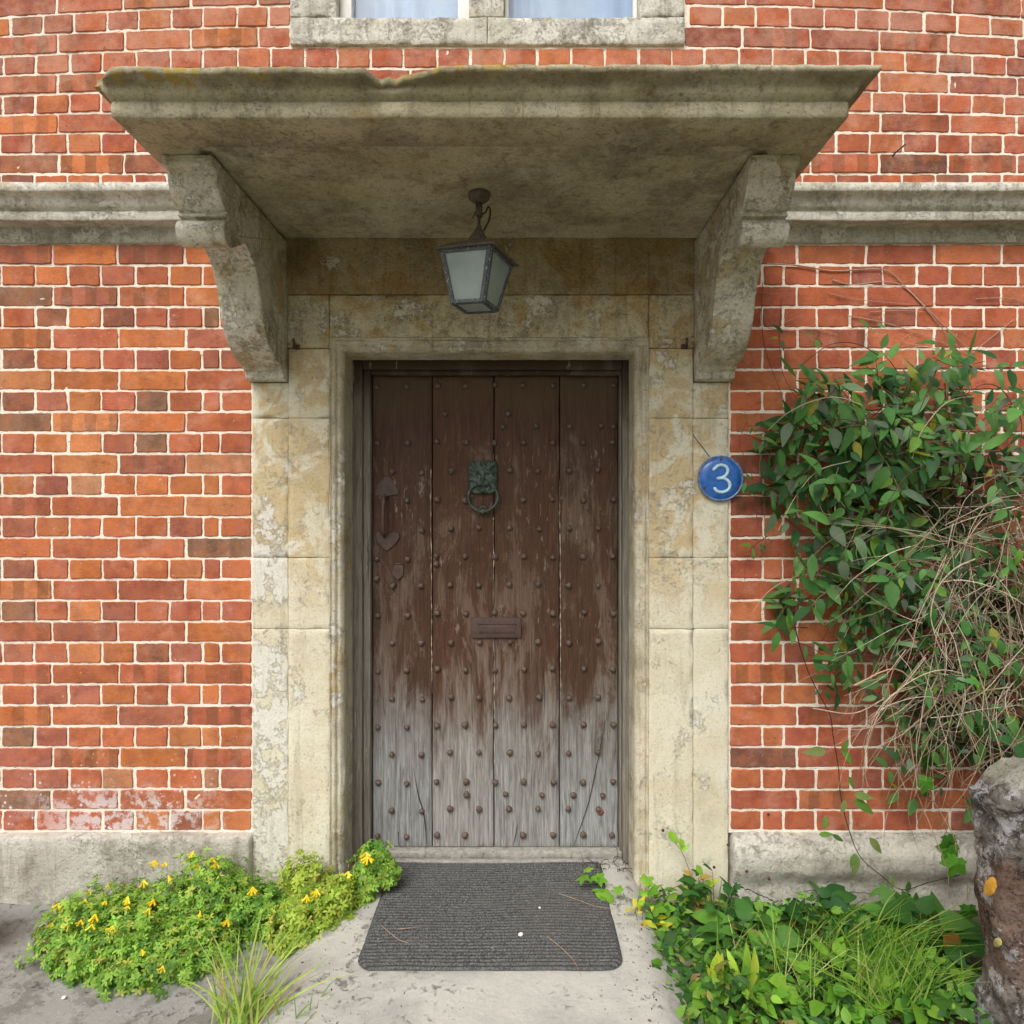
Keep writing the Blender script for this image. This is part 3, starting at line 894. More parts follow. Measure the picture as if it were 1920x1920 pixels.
# ---- brackets
BP = [(.60, .9435), (.600, .924), (.592, .918), (.574, .915), (.570, .905), (.566, .888), (.556, .868), (.540, .850), (.522, .838), (.509, .833), (.507, .829), (.513, .826), (.513, .820), (.500, .817),
      (.499, .812), (.511, .808), (.522, .799), (.528, .784), (.524, .770), (.517, .757), (.506, .748), (.492, .744), (.478, .746), (.467, .754), (.462, .766), (.455, .782), (.440, .794),
      (.415, .797), (.380, .793), (.345, .783), (.318, .768), (.298, .748), (.283, .725), (.270, .700), (.258, .670), (.247, .640), (.237, .612), (.225, .588), (.208, .564),
      (.186, .543), (.160, .525), (.130, .511), (.100, .503), (.075, .500), (.068, .496), (.066, .489), (.050, .484), (.048, .470), (.044, .460), (.010, .457)]
def build_bracket(x0, x1, seed):
    mb = MB()
    # cross-section columns from outer to inner side with rounded arris
    n = 14
    r = .0022
    xs = [x0, x0 + r * .35, x0 + r] + [x0 + r + (x1 - x0 - 2 * r) * i / n for i in range(1, n)] + [x1 - r, x1 - r * .35, x1]
    ins = [r, r * .35, 0] + [0] * (n - 1) + [0, r * .35, r]
    # resample the profile
    P = smooth_path([Vector((d, 0, z)) for d, z in BP], 3)
    P[0] = Vector((.6, 0, .9435))
    nor = []
    for i in range(len(P)):
        t = P[min(i + 1, len(P) - 1)] - P[max(0, i - 1)]
        nn = Vector((-t.z, 0, t.x))
        nn.normalize()
        # inward = towards larger z / smaller d
        if nn.dot(Vector((.15, 0, .86)) - P[i]) < 0: nn = -nn
        nor.append(nn)
    vs = []
    for p, nn in zip(P, nor):
        for x, i_ in zip(xs, ins):
            q = p + nn * i_
            v = Vector((x, -q.x, EYE + q.z))
            e = noise.noise_vector(v * 14 + Vector((seed,) * 3)) * .0012 + noise.noise_vector(v * 80 + Vector((seed,) * 3)) * .0009
            if i_ > 0: e = e + nn.xzy.length * Vector((0, max(0, nz(v, 24, seed)) * .007, 0))
            vs.append(v + Vector((e.x * .6, e.y, e.z)))
    m = len(xs)
    fs = [[i * m + k, (i + 1) * m + k, (i + 1) * m + k + 1, i * m + k + 1] for i in range(len(P) - 1) for k in range(m - 1)]
    mb.add(vs, fs)
    # cheeks: fan down from a grid between profile and wall/top line
    for x, col in ((x0, 0), (x1, m - 1)):
        N = len(P); K = 8
        cv = []
        for i in range(N):
            a = vs[i * m + col]
            # target point on the back (wall) / top line
            s = i / (N - 1)
            L = .60 + .49
            d = s * L
            if d < .60: b = Vector((a.x, -(.60 - d), EYE + .9435))
            else: b = Vector((a.x, 0, EYE + .9435 - (d - .60)))
            if i == N - 1: b = Vector((a.x, .0, EYE + .457))
            for k in range(K + 1):
                q = a.lerp(b, k / K)
                if 0 < k: q.x = a.x + (.0012 * nz(q, 18, seed) + .002 * nz(q, 6, seed)) * min(1, k / 2)
                cv.append(q)
        cf = [[i * (K + 1) + k, (i + 1) * (K + 1) + k, (i + 1) * (K + 1) + k + 1, i * (K + 1) + k + 1] for i in range(N - 1) for k in range(K)]
        mb.add(cv, cf)
    o = mb.build('bracket', M['bracket'], house)
    return o
build_bracket(-.946, -.8125, 3.); build_bracket(.6155, .745, 11.)

# ---- wooden door frame, sill and door
DY = .160
def build_door():
    mb = MB()
    zb, zh = EYE - 1.30, EYE + .563
    # jambs with an inner stop bead; head
    for (a, b, c) in ((-.617, -.580, -.552), (.408, .384, .374)):
        lo, hi = min(a, b), max(a, b)
        rough_box(mb, lo, hi, .118, .24, zb, zh, r=.003, seg=.04, amp=.0008, sc=15, seed=a, edge=.004, ysp=.1)
        lo, hi = min(b, c), max(b, c)
        rough_box(mb, lo + .0007, hi - .0007, .134, .24, zb, zh - .03, r=.003, seg=.04, amp=.0008, sc=15, seed=b, edge=.003, ysp=.1)
    rough_box(mb, -.579, .383, .119, .24, zh - .036, zh + .004, r=.003, seg=.04, amp=.0008, sc=15, seed=5, edge=.003, ysp=.1)
    rough_box(mb, -.5515, .3735, .136, .24, zh - .052, zh - .037, r=.003, seg=.04, amp=.0006, sc=15, seed=6, ysp=.1)
    mb.build('door_frame', M['frame'], house)
    mb = MB()
    rough_box(mb, -.570, .383, .128, .24, EYE - 1.292, EYE - 1.262, r=.004, seg=.03, amp=.001, sc=20, seed=8, edge=.004, ysp=.1)
    rough_box(mb, -.570, .383, .100, .127, EYE - 1.32, EYE - 1.283, r=.004, seg=.03, amp=.001, sc=20, seed=9, edge=.004, ysp=.1)
    mb.build('door_sill', simple('sill_wood', lin(128, 124, 116), lin(164, 160, 150), 50, .85, 0, .8, .002, lin(88, 84, 78)), house)
    # boards
    door = MB()
    xs = [-.551, -.3255, -.0935, .1525, .3735]
    tones = [(.92, .93, .95), (1.05, 1.0, .97), (1., .98, .96), (.97, 1., 1.)]
    for i in range(4):
        a, b = xs[i] + .0017, xs[i + 1] - .0017
        def warp(p, i=i):
            zr = p.z - EYE
            dx = .004 * clamp((-zr) / 1.2) * (1 if i < 3 else .5)
            y = .002 * nz((p.x * 4, 0, p.z * .7), 3, i * 5) + .0012 * nz((p.x * 40, 0, p.z * 1.2), 1, i)
            return p + Vector((-dx * .2 + .0012 * nz((0, 0, p.z), 6, i) , y, 0))
        rough_box(door, a, b, DY + random.uniform(0, .002), DY + .04, EYE - 1.260, EYE + .512, r=.003, seg=.02, amp=.0005, sc=30, seed=i * 7, edge=.003, fn=warp, col=tones[i], ysp=.1)
    rough_box(door, -.55, .373, DY + .041, DY + .06, EYE - 1.26, EYE + .512, r=.002, seg=.2, col=(.25, .22, .2), ysp=.1)
    d = door.build('door', M['door'], house, True)
    # drying cracks: narrow dark splits set in the boards
    def crack(pts, w):
        mb = MB()
        P = smooth_path(pts, 5); vs = []
        n = len(P)
        for i, p in enumerate(P):
            ww = w * math.sin(math.pi * (i + .3) / (n + .2)) + .0003
            vs += [Vector((p.x - ww, DY - .0035, p.z)), Vector((p.x + ww, DY - .0035, p.z))]
        mb.add(vs, [[2 * i, 2 * i + 1, 2 * i + 3, 2 * i + 2] for i in range(n - 1)])
        return mb.build('crack', M['crackdark'], d)
    n = NT('crack_dark', 1.); M['crackdark'] = n.out(lin(26, 22, 20), 1.)
    wd = 2.555
    for pts, w in (([(775, 1440), (784, 1490), (795, 1530), (800, 1586)], .0016), ([(1138, 1340), (1122, 1420), (1105, 1500), (1085, 1560), (1076, 1586)], .0012),
                   ([(962, 1586), (966, 1570), (970, 1545)], .0011), ([(748, 1586), (746, 1560)], .0012), ([(1020, 1350), (1021, 1300), (1018, 1250)], .0006)):
        crack([W(x, y, wd) for x, y in pts], w)
    # worn paint and putty along the board joints
    seam_m = simple('seam_paint', lin(158, 144, 128), lin(190, 178, 160), 60, .9)
    for sx, z0, z1 in ((806.5, 1300, 880), (923.5, 1440, 970), (924, 905, 850), (1048.5, 1350, 900)):
        seam = MB(); vs = []; n = 150
        for k in range(n + 1):
            py = z0 + (z1 - z0) * k / n
            p = W(sx + 4.5 * clamp((py - 700) / 900) + nz((0, 0, py), .05, sx) * 1.0, py, wd - .001)
            w = .0003 + .0028 * max(0, nz((0, 0, py), .11, sx + 4) + .18) * (.7 + .6 * abs(nz((0, 0, py), .5, 2)))
            w = min(w, .0017)
            y = DY - .0014
            vs += [Vector((p.x - w, y + .004, p.z)), Vector((p.x - w, y, p.z)), Vector((p.x + w, y, p.z)), Vector((p.x + w, y + .004, p.z))]
        seam.add(vs, [[4 * k + a, 4 * k + a + 1, 4 * k + a + 5, 4 * k + a + 4] for k in range(n) for a in range(3)], None, False)
        seam.build('seam_filler', seam_m, d)
    # studs
    spots = []
    odd = [708, 763, 819, 873, 928, 982, 1037, 1094, 1149]
    even = [735, 790, 845, 898, 955, 1010, 1067, 1121]
    rows = [(723, 'o'), (829, 'o'), (882.5, 'e'), (937, 'o'), (991, 'e'), (1044, 'o'), (1097, 'e'), (1150, 'o'), (1204, 'e'), (1255, 'o'), (1308, 'e'), (1360, 'o'), (1412, 'e'), (1466, 'o'), (1517, 'e'), (1566, 'o')]
    for y, k in rows:
        for x in (odd if k == 'o' else even):
            if y == 882.5 and x == 898: continue
            if y == 937 and x in (928, 708): continue
            if y == 991 and x == 735: continue
            if y == 1566 and x == 928: continue
            if y == 1150 and 880 < x < 940 and x == 928: pass
            spots.append((x + random.uniform(-1.5, 1.5), y + (3 if x < 800 else 0) + random.uniform(-1.5, 1.5)))
    for x, y in ((875, 1490), (948, 1489), (1016, 1491), (1075, 1491), (1130, 1492), (835, 776), (953, 776), (943, 801), (1005, 799), (1068, 799), (1127, 799), (1150, 800), (818, 1058), (706, 1085)): spots.append((x, y))
    spots.sort(key=lambda s: -s[1])
    def stud_mb(mb, x, y, r):
        c = W(x, y, wd + .004); c.y = DY - .0002
        n = 10
        h = r * .75
        k0 = random.uniform(0, 6)
        pr = [(1.05, -.002), (1.0, .0015), (.94, .0060), (.66, .0098), (.3, .0115)]
        vs = []
        for (q, hh) in pr:
            for k in range(n):
                a = 2 * math.pi * k / n + k0
                rr = r * q * (1 + .12 * math.sin(k * 1.9 + k0 * 5))
                vs.append(c + Vector((rr * math.cos(a), -hh * random.uniform(.95, 1.05), rr * math.sin(a))))
        fs = [[i * n + k, i * n + (k + 1) % n, (i + 1) * n + (k + 1) % n, (i + 1) * n + k] for i in range(len(pr) - 1) for k in range(n)]
        fs.append([(len(pr) - 1) * n + k for k in range(n)])
        mb.add(vs, fs)
    rest = MB()
    for i, (x, y) in enumerate(spots):
        r = random.uniform(.0100, .0124)
        if i < 100:
            mb = MB(); stud_mb(mb, x, y, r); mb.build('stud', M['stud'], d)
        else: stud_mb(rest, x, y, r)
    o = rest.build('stud', M['stud'], d); tag(o, 'dark studs across the upper boards of the door', kind='stuff')
    # one rusted broken stud
    mb = MB(); c = W(1126, 1523, wd); lathe(mb, (c.x, DY, c.z), [(.012, 0), (.013, .003), (.008, .006), (.003, .008)], 7, 'Y')
    tag(mb.build('stud', simple('red_rust', lin(122, 70, 54), lin(150, 92, 74), 90, .9, 0, 1, .002), d), 'flaking red rusted stud near the lower right corner')
    # letter plate
    mb = MB()
    c0 = W(884, 1196, wd); c1 = W(977, 1158, wd)
    rough_box(mb, c0.x, c1.x, DY - .008, DY + .002, c0.z, c1.z, r=.002, seg=.02, amp=.0004, sc=40)
    f0 = W(898, 1186, wd); f1 = W(966, 1171, wd)
    lp = mb.build('letter_plate', M['iron'], d)
    mb = MB()
    rough_box(mb, f0.x, f1.x, DY - .0115, DY - .0085, f0.z, f1.z, r=.001, seg=.03, amp=.0002)
    # shadow gap round the flap is real: a thin raised hood above it
    rough_box(mb, f0.x - .004, f1.x + .004, DY - .013, DY - .0085, f1.z + .0015, f1.z + .005, r=.001, seg=.03)
    mb.build('letter_flap', M['iron'], d)
    # pull handle with thumb latch
    mb = MB()
    g = lambda pts: [(W(x, y, wd).x, W(x, y, wd).z) for x, y in pts]
    prism(mb, g([(703, 929), (708, 908), (722, 893), (731, 895), (748, 920), (746, 927), (728, 930)]), DY - .004, DY + .002, .0012)
    prism(mb, g([(704, 1000), (710, 997), (716, 1001), (722, 1004), (730, 1000), (737, 997), (748, 1000), (749, 1008), (742, 1019), (730, 1030), (725, 1033), (720, 1030), (708, 1017)]), DY - .005, DY + .002, .0014)
    a = W(722, 930, wd); b = W(721, 1003, wd)
    tube(mb, [Vector((a.x, DY - .004, a.z)), Vector((a.x, DY - .030, a.z - .012)), Vector((a.x - .001, DY - .040, (a.z + b.z) / 2)), Vector((b.x, DY - .030, b.z + .015)), Vector((b.x, DY - .004, b.z - .005))], .0075, .007, 8, 6)
    rough_box(mb, a.x - .012, a.x + .014, DY - .024, DY - .003, a.z - .002, a.z + .003, r=.001, seg=.02)
    mb.build('pull_handle', M['iron'], d)
    mb = MB()
    prism(mb, g([(738, 1056), (756, 1056), (757, 1078), (745.5, 1088), (735, 1079)]), DY - .006, DY + .001, .0015)
    q0 = W(738, 1057, wd); q1 = W(756, 1053, wd)
    tube(mb, [Vector((q0.x, DY - .006, q0.z)), Vector((q1.x, DY - .006, q0.z))], .0035, .0035, 8, 1)
    mb.build('keyhole_cover', M['iron'], d)
    mb = MB(); c = W(738, 1097, wd); lathe(mb, (c.x, DY, c.z), [(.010, 0), (.011, .004), (.007, .009), (.002, .011)], 10, 'Y'); mb.build('bolt', M['iron'], d)
    # lion mask knocker
    c = W(906, 895, wd)
    hw, hh = .053, .062
    NX, NZ = 46, 54
    def H(u, v):
        h = .010
        e = max(abs(u), abs(v))
        r = math.hypot(u, v * .95)
        an = math.atan2(v, u)
        h += .006 * clamp((1 - r) / .5)                               # dome
        if r > .62 and v > -.75: h += .0035 * math.sin(an * 13 + 3 * r) * clamp((r - .62) / .15)    # mane locks
        g_ = lambda x0, y0, sx, sy: math.exp(-((u - x0) / sx) ** 2 - ((v - y0) / sy) ** 2)
        h += .006 * (g_(-.62, .78, .2, .13) + g_(.62, .78, .2, .13)) - .004 * (g_(-.62, .76, .09, .05) + g_(.62, .76, .09, .05))   # ears
        h += .006 * (g_(-.34, .30, .24, .10) + g_(.34, .30, .24, .10))   # brow
        h -= .006 * (g_(-.32, .13, .15, .08) + g_(.32, .13, .15, .08))   # sockets
        h += .004 * (g_(-.30, .12, .06, .05) + g_(.30, .12, .06, .05))   # eyes
        h += .008 * g_(0, .05, .13, .34) + .007 * g_(0, -.18, .2, .1)    # nose
        h += .008 * (g_(-.26, -.38, .22, .16) + g_(.26, -.38, .22, .16)) # muzzle
        h -= .007 * g_(0, -.62, .34, .07)                                # mouth
        h += .007 * g_(0, -.82, .26, .12)                                # chin
        h += .0012 * noise.noise(Vector((u * 9, v * 9, 0)))
        edge = clamp((1.02 - e) / .06)
        corner = clamp((1.30 - math.hypot(u, v)) / .05)
        return h * 1.35 * edge * corner - (.006 if corner < .05 else 0)
    mb = MB(); vs = []
    for j in range(NZ + 1):
        for i in range(NX + 1):
            u, v = -1 + 2 * i / NX, -1 + 2 * j / NZ
            sh = 1 - .22 * clamp((-v - .45) / .55) ** 1.5          # narrower chin
            vs.append(Vector((c.x + u * hw * sh, DY - H(u, v) + .001, c.z + v * hh)))
    mb.add(vs, [[j * (NX + 1) + i, j * (NX + 1) + i + 1, (j + 1) * (NX + 1) + i + 1, (j + 1) * (NX + 1) + i] for j in range(NZ) for i in range(NX)])
    mb.build('knocker_mask', M['verdigris'], d)
    mb = MB()
    rc = W(906, 932, wd)
    R_ = .055
    pts = []
    for k in range(33):
        a = math.radians(112 + 316 * k / 32)
        pts.append(Vector((rc.x + R_ * math.cos(a), DY - .017 + .004 * math.sin(a), rc.z + R_ * .98 * math.sin(a))))
    tube(mb, pts, .0052, .0052, 8, 1)
    bz = rc.z - R_ * .98
    for dx, rr in ((-.014, .008), (.014, .008), (0, .011)):
        mbp = [(.001, -rr), (rr * .6, -rr * .8), (rr, 0), (rr * .6, rr * .8), (.001, rr)]
        lathe(mb, (rc.x + dx, DY - .018, bz), mbp, 10)
    tube(mb, [Vector((rc.x - .014, DY - .02, bz + .004)), Vector((rc.x - .006, DY - .022, bz + .017)), Vector((rc.x + .006, DY - .022, bz + .017)), Vector((rc.x + .014, DY - .02, bz + .004))], .004, .004, 7, 4)
    mb.build('knocker_ring', M['verdigris'], d)
build_door()

# ---- window above the canopy
def build_window():
    mb = MB()
    z0, z1 = WZ0, WZ1
    YF = -.012
    for (a, b, c, e, s) in ((WX0, -.112, z0, EYE + 1.735, 1), (-.1105, WX1, z0, EYE + 1.735, 2), (WX0, -.640, EYE + 1.7365, z1, 3), (.424, WX1, EYE + 1.7365, z1, 4), (-.175, -.052, EYE + 1.7365, z1, 5)):
        def f(p):
            return p + Vector((0, .004 * nz(p, 12, s) + .003 * nz(p, 40, s), 0)) if p.y < .05 else p
        rough_box(mb, a, b, YF, .30, c, e, r=.004, seg=.016, amp=.0016, sc=30, seed=s * 9, edge=.01, fn=f, ysp=.1)
    w = mb.build('window', M['winstone'], house)
    # white casement in the left light, fixed glazing in the right
    fr = MB()
    def bar(a, b, c, e, y0, y1): rough_box(fr, a, b, y0, y1, c, e, r=.003, seg=.1, amp=.0004, ysp=.05)
    for (a, b, wl) in ((-.639, -.176, .042), (-.051, .423, .014)):
        y0 = .03
        bar(a, a + wl, EYE + 1.737, z1, y0, y0 + .05)
        bar(b - wl, b, EYE + 1.737, z1, y0, y0 + .05)
        bar(a + wl + .0005, b - wl - .0005, EYE + 1.737, EYE + 1.737 + wl * .5, y0 + .001, y0 + .049)
    fr.build('frame', M['paintwhite'], w)
    for (a, b) in ((-.60, -.21), (-.04, .41)):
        mb = MB()
        mb.add([Vector((a, .062, EYE + 1.745)), Vector((b, .062, EYE + 1.745)), Vector((b, .062, z1)), Vector((a, .062, z1)),
                Vector((a, .066, EYE + 1.745)), Vector((b, .066, EYE + 1.745)), Vector((b, .066, z1)), Vector((a, .066, z1))],
               [[0, 1, 2, 3], [7, 6, 5, 4], [0, 4, 5, 1], [1, 5, 6, 2], [2, 6, 7, 3], [3, 7, 4, 0]], None, False)
        mb.build('pane', M['glass'], w)
    for (a, b) in ((-.635, -.18), (-.05, .42)):
        mb = MB(); n = 70; vs = []
        for i in range(n + 1):
            x = a + (b - a) * i / n
            y = .12 + .010 * math.sin(x * 60 + 3 * math.sin(x * 13))
            vs += [Vector((x, y, EYE + 1.6)), Vector((x, y, z1 + .1))]
        mb.add(vs, [[2 * i, 2 * i + 2, 2 * i + 3, 2 * i + 1] for i in range(n)])
        mb.build('curtain', M['curtain'], w)
build_window()

# ---- iron pins in the stone, nail in the bricks
for (px, py, dst) in ((553, 648, 2.37), (1285, 647, 2.37)):
    mb = MB(); c = W(px, py, dst)
    tube(mb, [Vector((c.x, .01, c.z)), Vector((c.x, -.03, c.z)), Vector((c.x + .002, -.045, c.z + .006)), Vector((c.x, -.047, c.z + .02))], .005, .004, 7, 4)
    rough_box(mb, c.x - .012, c.x + .012, -.022, -.01, c.z - .01, c.z + .006, r=.003, seg=.02, amp=.001)
    mb.build('hook', M['rust'], house)
mb = MB(); c = W(1675, 292, 2.39)
tube(mb, [Vector((c.x - .004, .01, c.z)), Vector((c.x + .01, -.03, c.z + .012)), Vector((c.x + .024, -.045, c.z + .022))], .0028, .0034, 6, 3)
mb.build('nail', M['rust'], house)
# crack beside the number plate and open joint
mb = MB()
P = smooth_path([W(1297, 806, 2.37), W(1307, 822, 2.37), W(1320, 838, 2.37), W(1333, 856, 2.37)], 5); vs = []
for i, p in enumerate(P):
    vs += [Vector((p.x - .0012, -.0128, p.z)), Vector((p.x + .0012, -.0128, p.z + .001))]
mb.add(vs, [[2 * i, 2 * i + 1, 2 * i + 3, 2 * i + 2] for i in range(len(P) - 1)])
mb.build('crack', M['crackdark'], house)

# ------------------------------------------------------------ lantern
def build_lantern():
    c = Vector((-.120, -.352, EYE))
    zr = .957
    T = thing('lantern', 'old square hanging lantern with frosted panes under the stone canopy', 'lantern', (c.x, c.y, EYE + .60))
    mb = MB()
    lathe(mb, (c.x, c.y, EYE), [(.008, zr - .030), (.014, zr - .028), (.024, zr - .022), (.030, zr - .016), (.033, zr - .008), (.033, zr + .002)], 18)
    lathe(mb, (c.x, c.y, EYE), [(.008, zr - .066), (.010, zr - .062), (.010, zr - .028)], 12)
    child(mb, 'ceiling_rose', M['lantern_dark'], T)
    mb = MB()
    z = EYE + zr - .062
    tube(mb, [Vector((c.x - .012, c.y, z + .008)), Vector((c.x - .006, c.y, z - .004)), Vector((c.x, c.y, z - .012)), Vector((c.x + .008, c.y, z - .006)), Vector((c.x + .006, c.y, z + .006))], .003, .003, 6, 4)
    tube(mb, [Vector((c.x - .020, c.y, z - .012)), Vector((c.x - .012, c.y, z + .002)), Vector((c.x - .006, c.y, z + .01))], .002, .002, 6, 3)
    tube(mb, [Vector((c.x, c.y, z + .01)), Vector((c.x, c.y, z - .036))], .0045, .0045, 7, 1)
    child(mb, 'hook', M['rust'], T)
    mb = MB()
    tube(mb, [Vector((c.x + .004, c.y - .004, z + .0)), Vector((c.x + .018, c.y - .006, z + .002)), Vector((c.x + .028, c.y - .006, z + .020)), Vector((c.x + .034, c.y - .004, z + .008)), Vector((c.x + .030, c.y, z - .016)), Vector((c.x + .020, c.y, z - .038)), Vector((c.x + .014, c.y, z - .05))], .0028, .0028, 6, 6)
    child(mb, 'cable', M['cable'], T)
    # neck + cap + body, turned and a little tilted
    Rm = Matrix.Rotation(R(3.0), 4, 'Y') @ Matrix.Rotation(R(-21), 4, 'Z')
    top = Vector((c.x, c.y, z - .034))
    def tr(v): return top + (Rm @ (Vector(v) * 1.09))
    def trb(mb): mb.v = [tr(v) for v in mb.v]; return mb
    mb = MB()
    lathe(mb, (0, 0, 0), [(.004, .004), (.008, -.006), (.014, -.018), (.021, -.030), (.026, -.036), (.028, -.046), (.024, -.05)], 14)
    # square hipped cap with small overhang
    def sq(h, z): return [Vector((-h, -h, z)), Vector((h, -h, z)), Vector((h, h, z)), Vector((-h, h, z))]
    rings = [sq(.020, -.046), sq(.050, -.060), sq(.089, -.086), sq(.090, -.089), sq(.086, -.090), sq(.030, -.072)]
    vs = [v for r_ in rings for v in r_]
    fs = [[i * 4 + k, i * 4 + (k + 1) % 4, (i + 1) * 4 + (k + 1) % 4, (i + 1) * 4 + k] for i in range(len(rings) - 1) for k in range(4)]
    fs += [[3, 2, 1, 0], [20, 21, 22, 23]]
    mb.add(vs, fs, None, False)
    child(trb(mb), 'cap', M['lantern_dark'], T)
    ht, hb, zt, zb = .074, .048, -.088, -.226
    hs = lambda z: ht + (hb - ht) * (z - zt) / (zb - zt)
    mb = MB()
    def strip(a, b, w, n_out):       # flat bar between two points
        a, b, w, n_out = map(Vector, (a, b, w, n_out))
        vs = [a - w, a + w, b + w, b - w]
        vs = [v + n_out * .0035 for v in vs] + [v - n_out * .0035 for v in vs]
        mb.add(vs, [[0, 1, 2, 3], [7, 6, 5, 4], [0, 4, 5, 1], [1, 5, 6, 2], [2, 6, 7, 3], [3, 7, 4, 0]], None, False)
    w = .0055
    for q in range(4):
        rq = Matrix.Rotation(math.pi / 2 * q, 3, 'Z')
        no = rq @ Vector((0, -1, 0)); tx = rq @ Vector((1, 0, 0))
        for s in (-1, 1):
            strip(rq @ Vector((s * (ht - w), -ht, zt)), rq @ Vector((s * (hb - w), -hb, zb)), tx * w, no)
        strip(rq @ Vector((-ht + w, -ht, zt - w * .8)), rq @ Vector((ht - w, -ht, zt - w * .8)), Vector((0, 0, w)), no * 1.15)
        strip(rq @ Vector((-hb + w * .5, -hb, zb + w * .5)), rq @ Vector((hb - w * .5, -hb, zb + w * .5)), Vector((0, 0, w * .8)), no * 1.15)
        strip(rq @ Vector((-hb + w, -hb + w * .8, zb - .0005)), rq @ Vector((hb - w, -hb + w * .8, zb - .0005)), rq @ Vector((0, w * .8, 0)), Vector((0, 0, -.7)))
    child(trb(mb), 'frame', M['lantern'], T)
    for q in range(4):
        rq = Matrix.Rotation(math.pi / 2 * q, 3, 'Z')
        mb = MB()
        o_ = .0005
        vs = [rq @ Vector((-ht + w, -ht + o_, zt - .004)), rq @ Vector((ht - w, -ht + o_, zt - .004)), rq @ Vector((hb - w, -hb + o_, zb + .004)), rq @ Vector((-hb + w, -hb + o_, zb + .004))]
        inn = rq @ Vector((0, .002, 0))
        vs += [v + inn for v in vs]
        mb.add(vs, [[3, 2, 1, 0], [4, 5, 6, 7], [0, 1, 5, 4], [2, 3, 7, 6]], None, False)
        child(trb(mb), 'pane', M['frost'], T)
    mb = MB()
    rough_box(mb, -hb + w * 1.6, hb - w * 1.6, -hb + w * 1.6, hb - w * 1.6, zb + .001, zb + .003, r=.0005, seg=.1)
    child(trb(mb), 'bottom_pane', M['frost'], T)
    mb = MB()
    lathe(mb, (0, 0, 0), [(.008, -.07), (.014, -.075), (.014, -.115), (.024, -.135), (.027, -.155), (.020, -.175), (.004, -.183)], 14)
    child(trb(mb), 'bulb', simple('bulb_glass', lin(190, 196, 190), lin(205, 210, 205), 10, .3), T)
build_lantern()

# ------------------------------------------------------------ number sign
def build_sign():
    c = W(1352, 897, 2.375); r = .0805
    T = thing('house_number_sign', 'round blue glazed number 3 plaque fixed at the edge of the right door jamb', 'sign', (c.x, -.02, c.z))
    yb = -.0165
    mb = MB(); lathe(mb, (c.x, yb, c.z), [(r * .97, -.004), (r, 0), (r * .995, .006), (r * .96, .0085), (r * .925, .0065), (r * .9, .005)], 56, 'Y')
    child(mb, 'rim', M['bluerim'], T)
    mb = MB()
    pr = [(r * .918, .003), (r * .9, .0058), (r * .6, .0064), (r * .3, .0066), (.001, .0066)]
    lathe(mb, (c.x, yb, c.z), pr, 56, 'Y')
    child(mb, 'plate', M['blue'], T)
    # raised numeral: upper bowl, waist, lower bowl
    s = .0805 / 44.
    P = [(-16, 17), (-9, 23.5), (0, 25.5), (8, 22), (11, 15), (8, 7), (1, 1.5), (-6, 0)]
    Q = [(-8, 0.2), (2, .5), (11, -4), (15, -12), (12, -21), (2, -26), (-9, -24.5), (-14, -19)]
    mb = MB()
    for L in (P, Q):
        tube(mb, [Vector((c.x + 2 * s + x * s, yb - .0075, c.z + y * s)) for x, y in L], 3.1 * s, 3.1 * s, 10, 6)
        for x, y in (L[0], L[-1]):
            lathe(mb, (c.x + 2 * s + x * s, yb - .0075, c.z + y * s), [(.0001, -3.1 * s), (2.2 * s, -2.2 * s), (3.1 * s, 0), (2.2 * s, 2.2 * s), (.0001, 3.1 * s)], 10, 'Y')
    child(mb, 'digit', M['digit'], T)
    for a in (90, 210, 330):
        mb = MB()
        x = c.x + r * .83 * math.cos(R(a)); z = c.z + r * .83 * math.sin(R(a))
        lathe(mb, (x, yb, z), [(.0045, .004), (.0042, .0075), (.002, .0082)], 10, 'Y')
        child(mb, 'screw', M['rust'], T)
build_sign()

# ------------------------------------------------------------ door mat
def build_mat():
    x0, x1, y0, y1 = -.466, .300, -.478, .092
    T0 = Vector(((x0 + x1) / 2, (y0 + y1) / 2, EYE - 1.296))
    mb = MB(); NXx, NY = 60, 300
    r = .055
    vs = []
    for j in range(NY + 1):
        y = y0 + (y1 - y0) * j / NY
        ins = 0
        if y < y0 + r: ins = r - math.sqrt(max(0, r * r - (y0 + r - y) ** 2))
        a, b = x0 + ins, x1 - ins
        for i in range(NXx + 1):
            x = a + (b - a) * i / NXx
            e = min(x - a, b - x, y - y0)
            rib = .0021 * (1 + math.sin(2 * math.pi * (y + .002) / .015))
            if e < .012: rib = -.001
            z = EYE - 1.2865 + rib + .006 * nz((x, y, 0), 4, 5) + .004 * max(0, nz((x, y, 0), 9, 15)) * clamp(1 - e / .08) + .0012 * nz((x, y, 0), 90, 2)
            if i in (0, NXx) or j in (0,): z -= .007
            vs.append(Vector((x, y, z)))
    m = NXx + 1
    mb.add(vs, [[j * m + i, j * m + i + 1, (j + 1) * m + i + 1, (j + 1) * m + i] for j in range(NY) for i in range(NXx)])
    o = mb.build('door_mat', M['mat'])
    o.data.transform(Matrix.Translation(-T0)); o.location = T0
    tag(o, 'worn dark grey ribbed mat with rounded corners at the foot of the door', 'door mat')
build_mat()

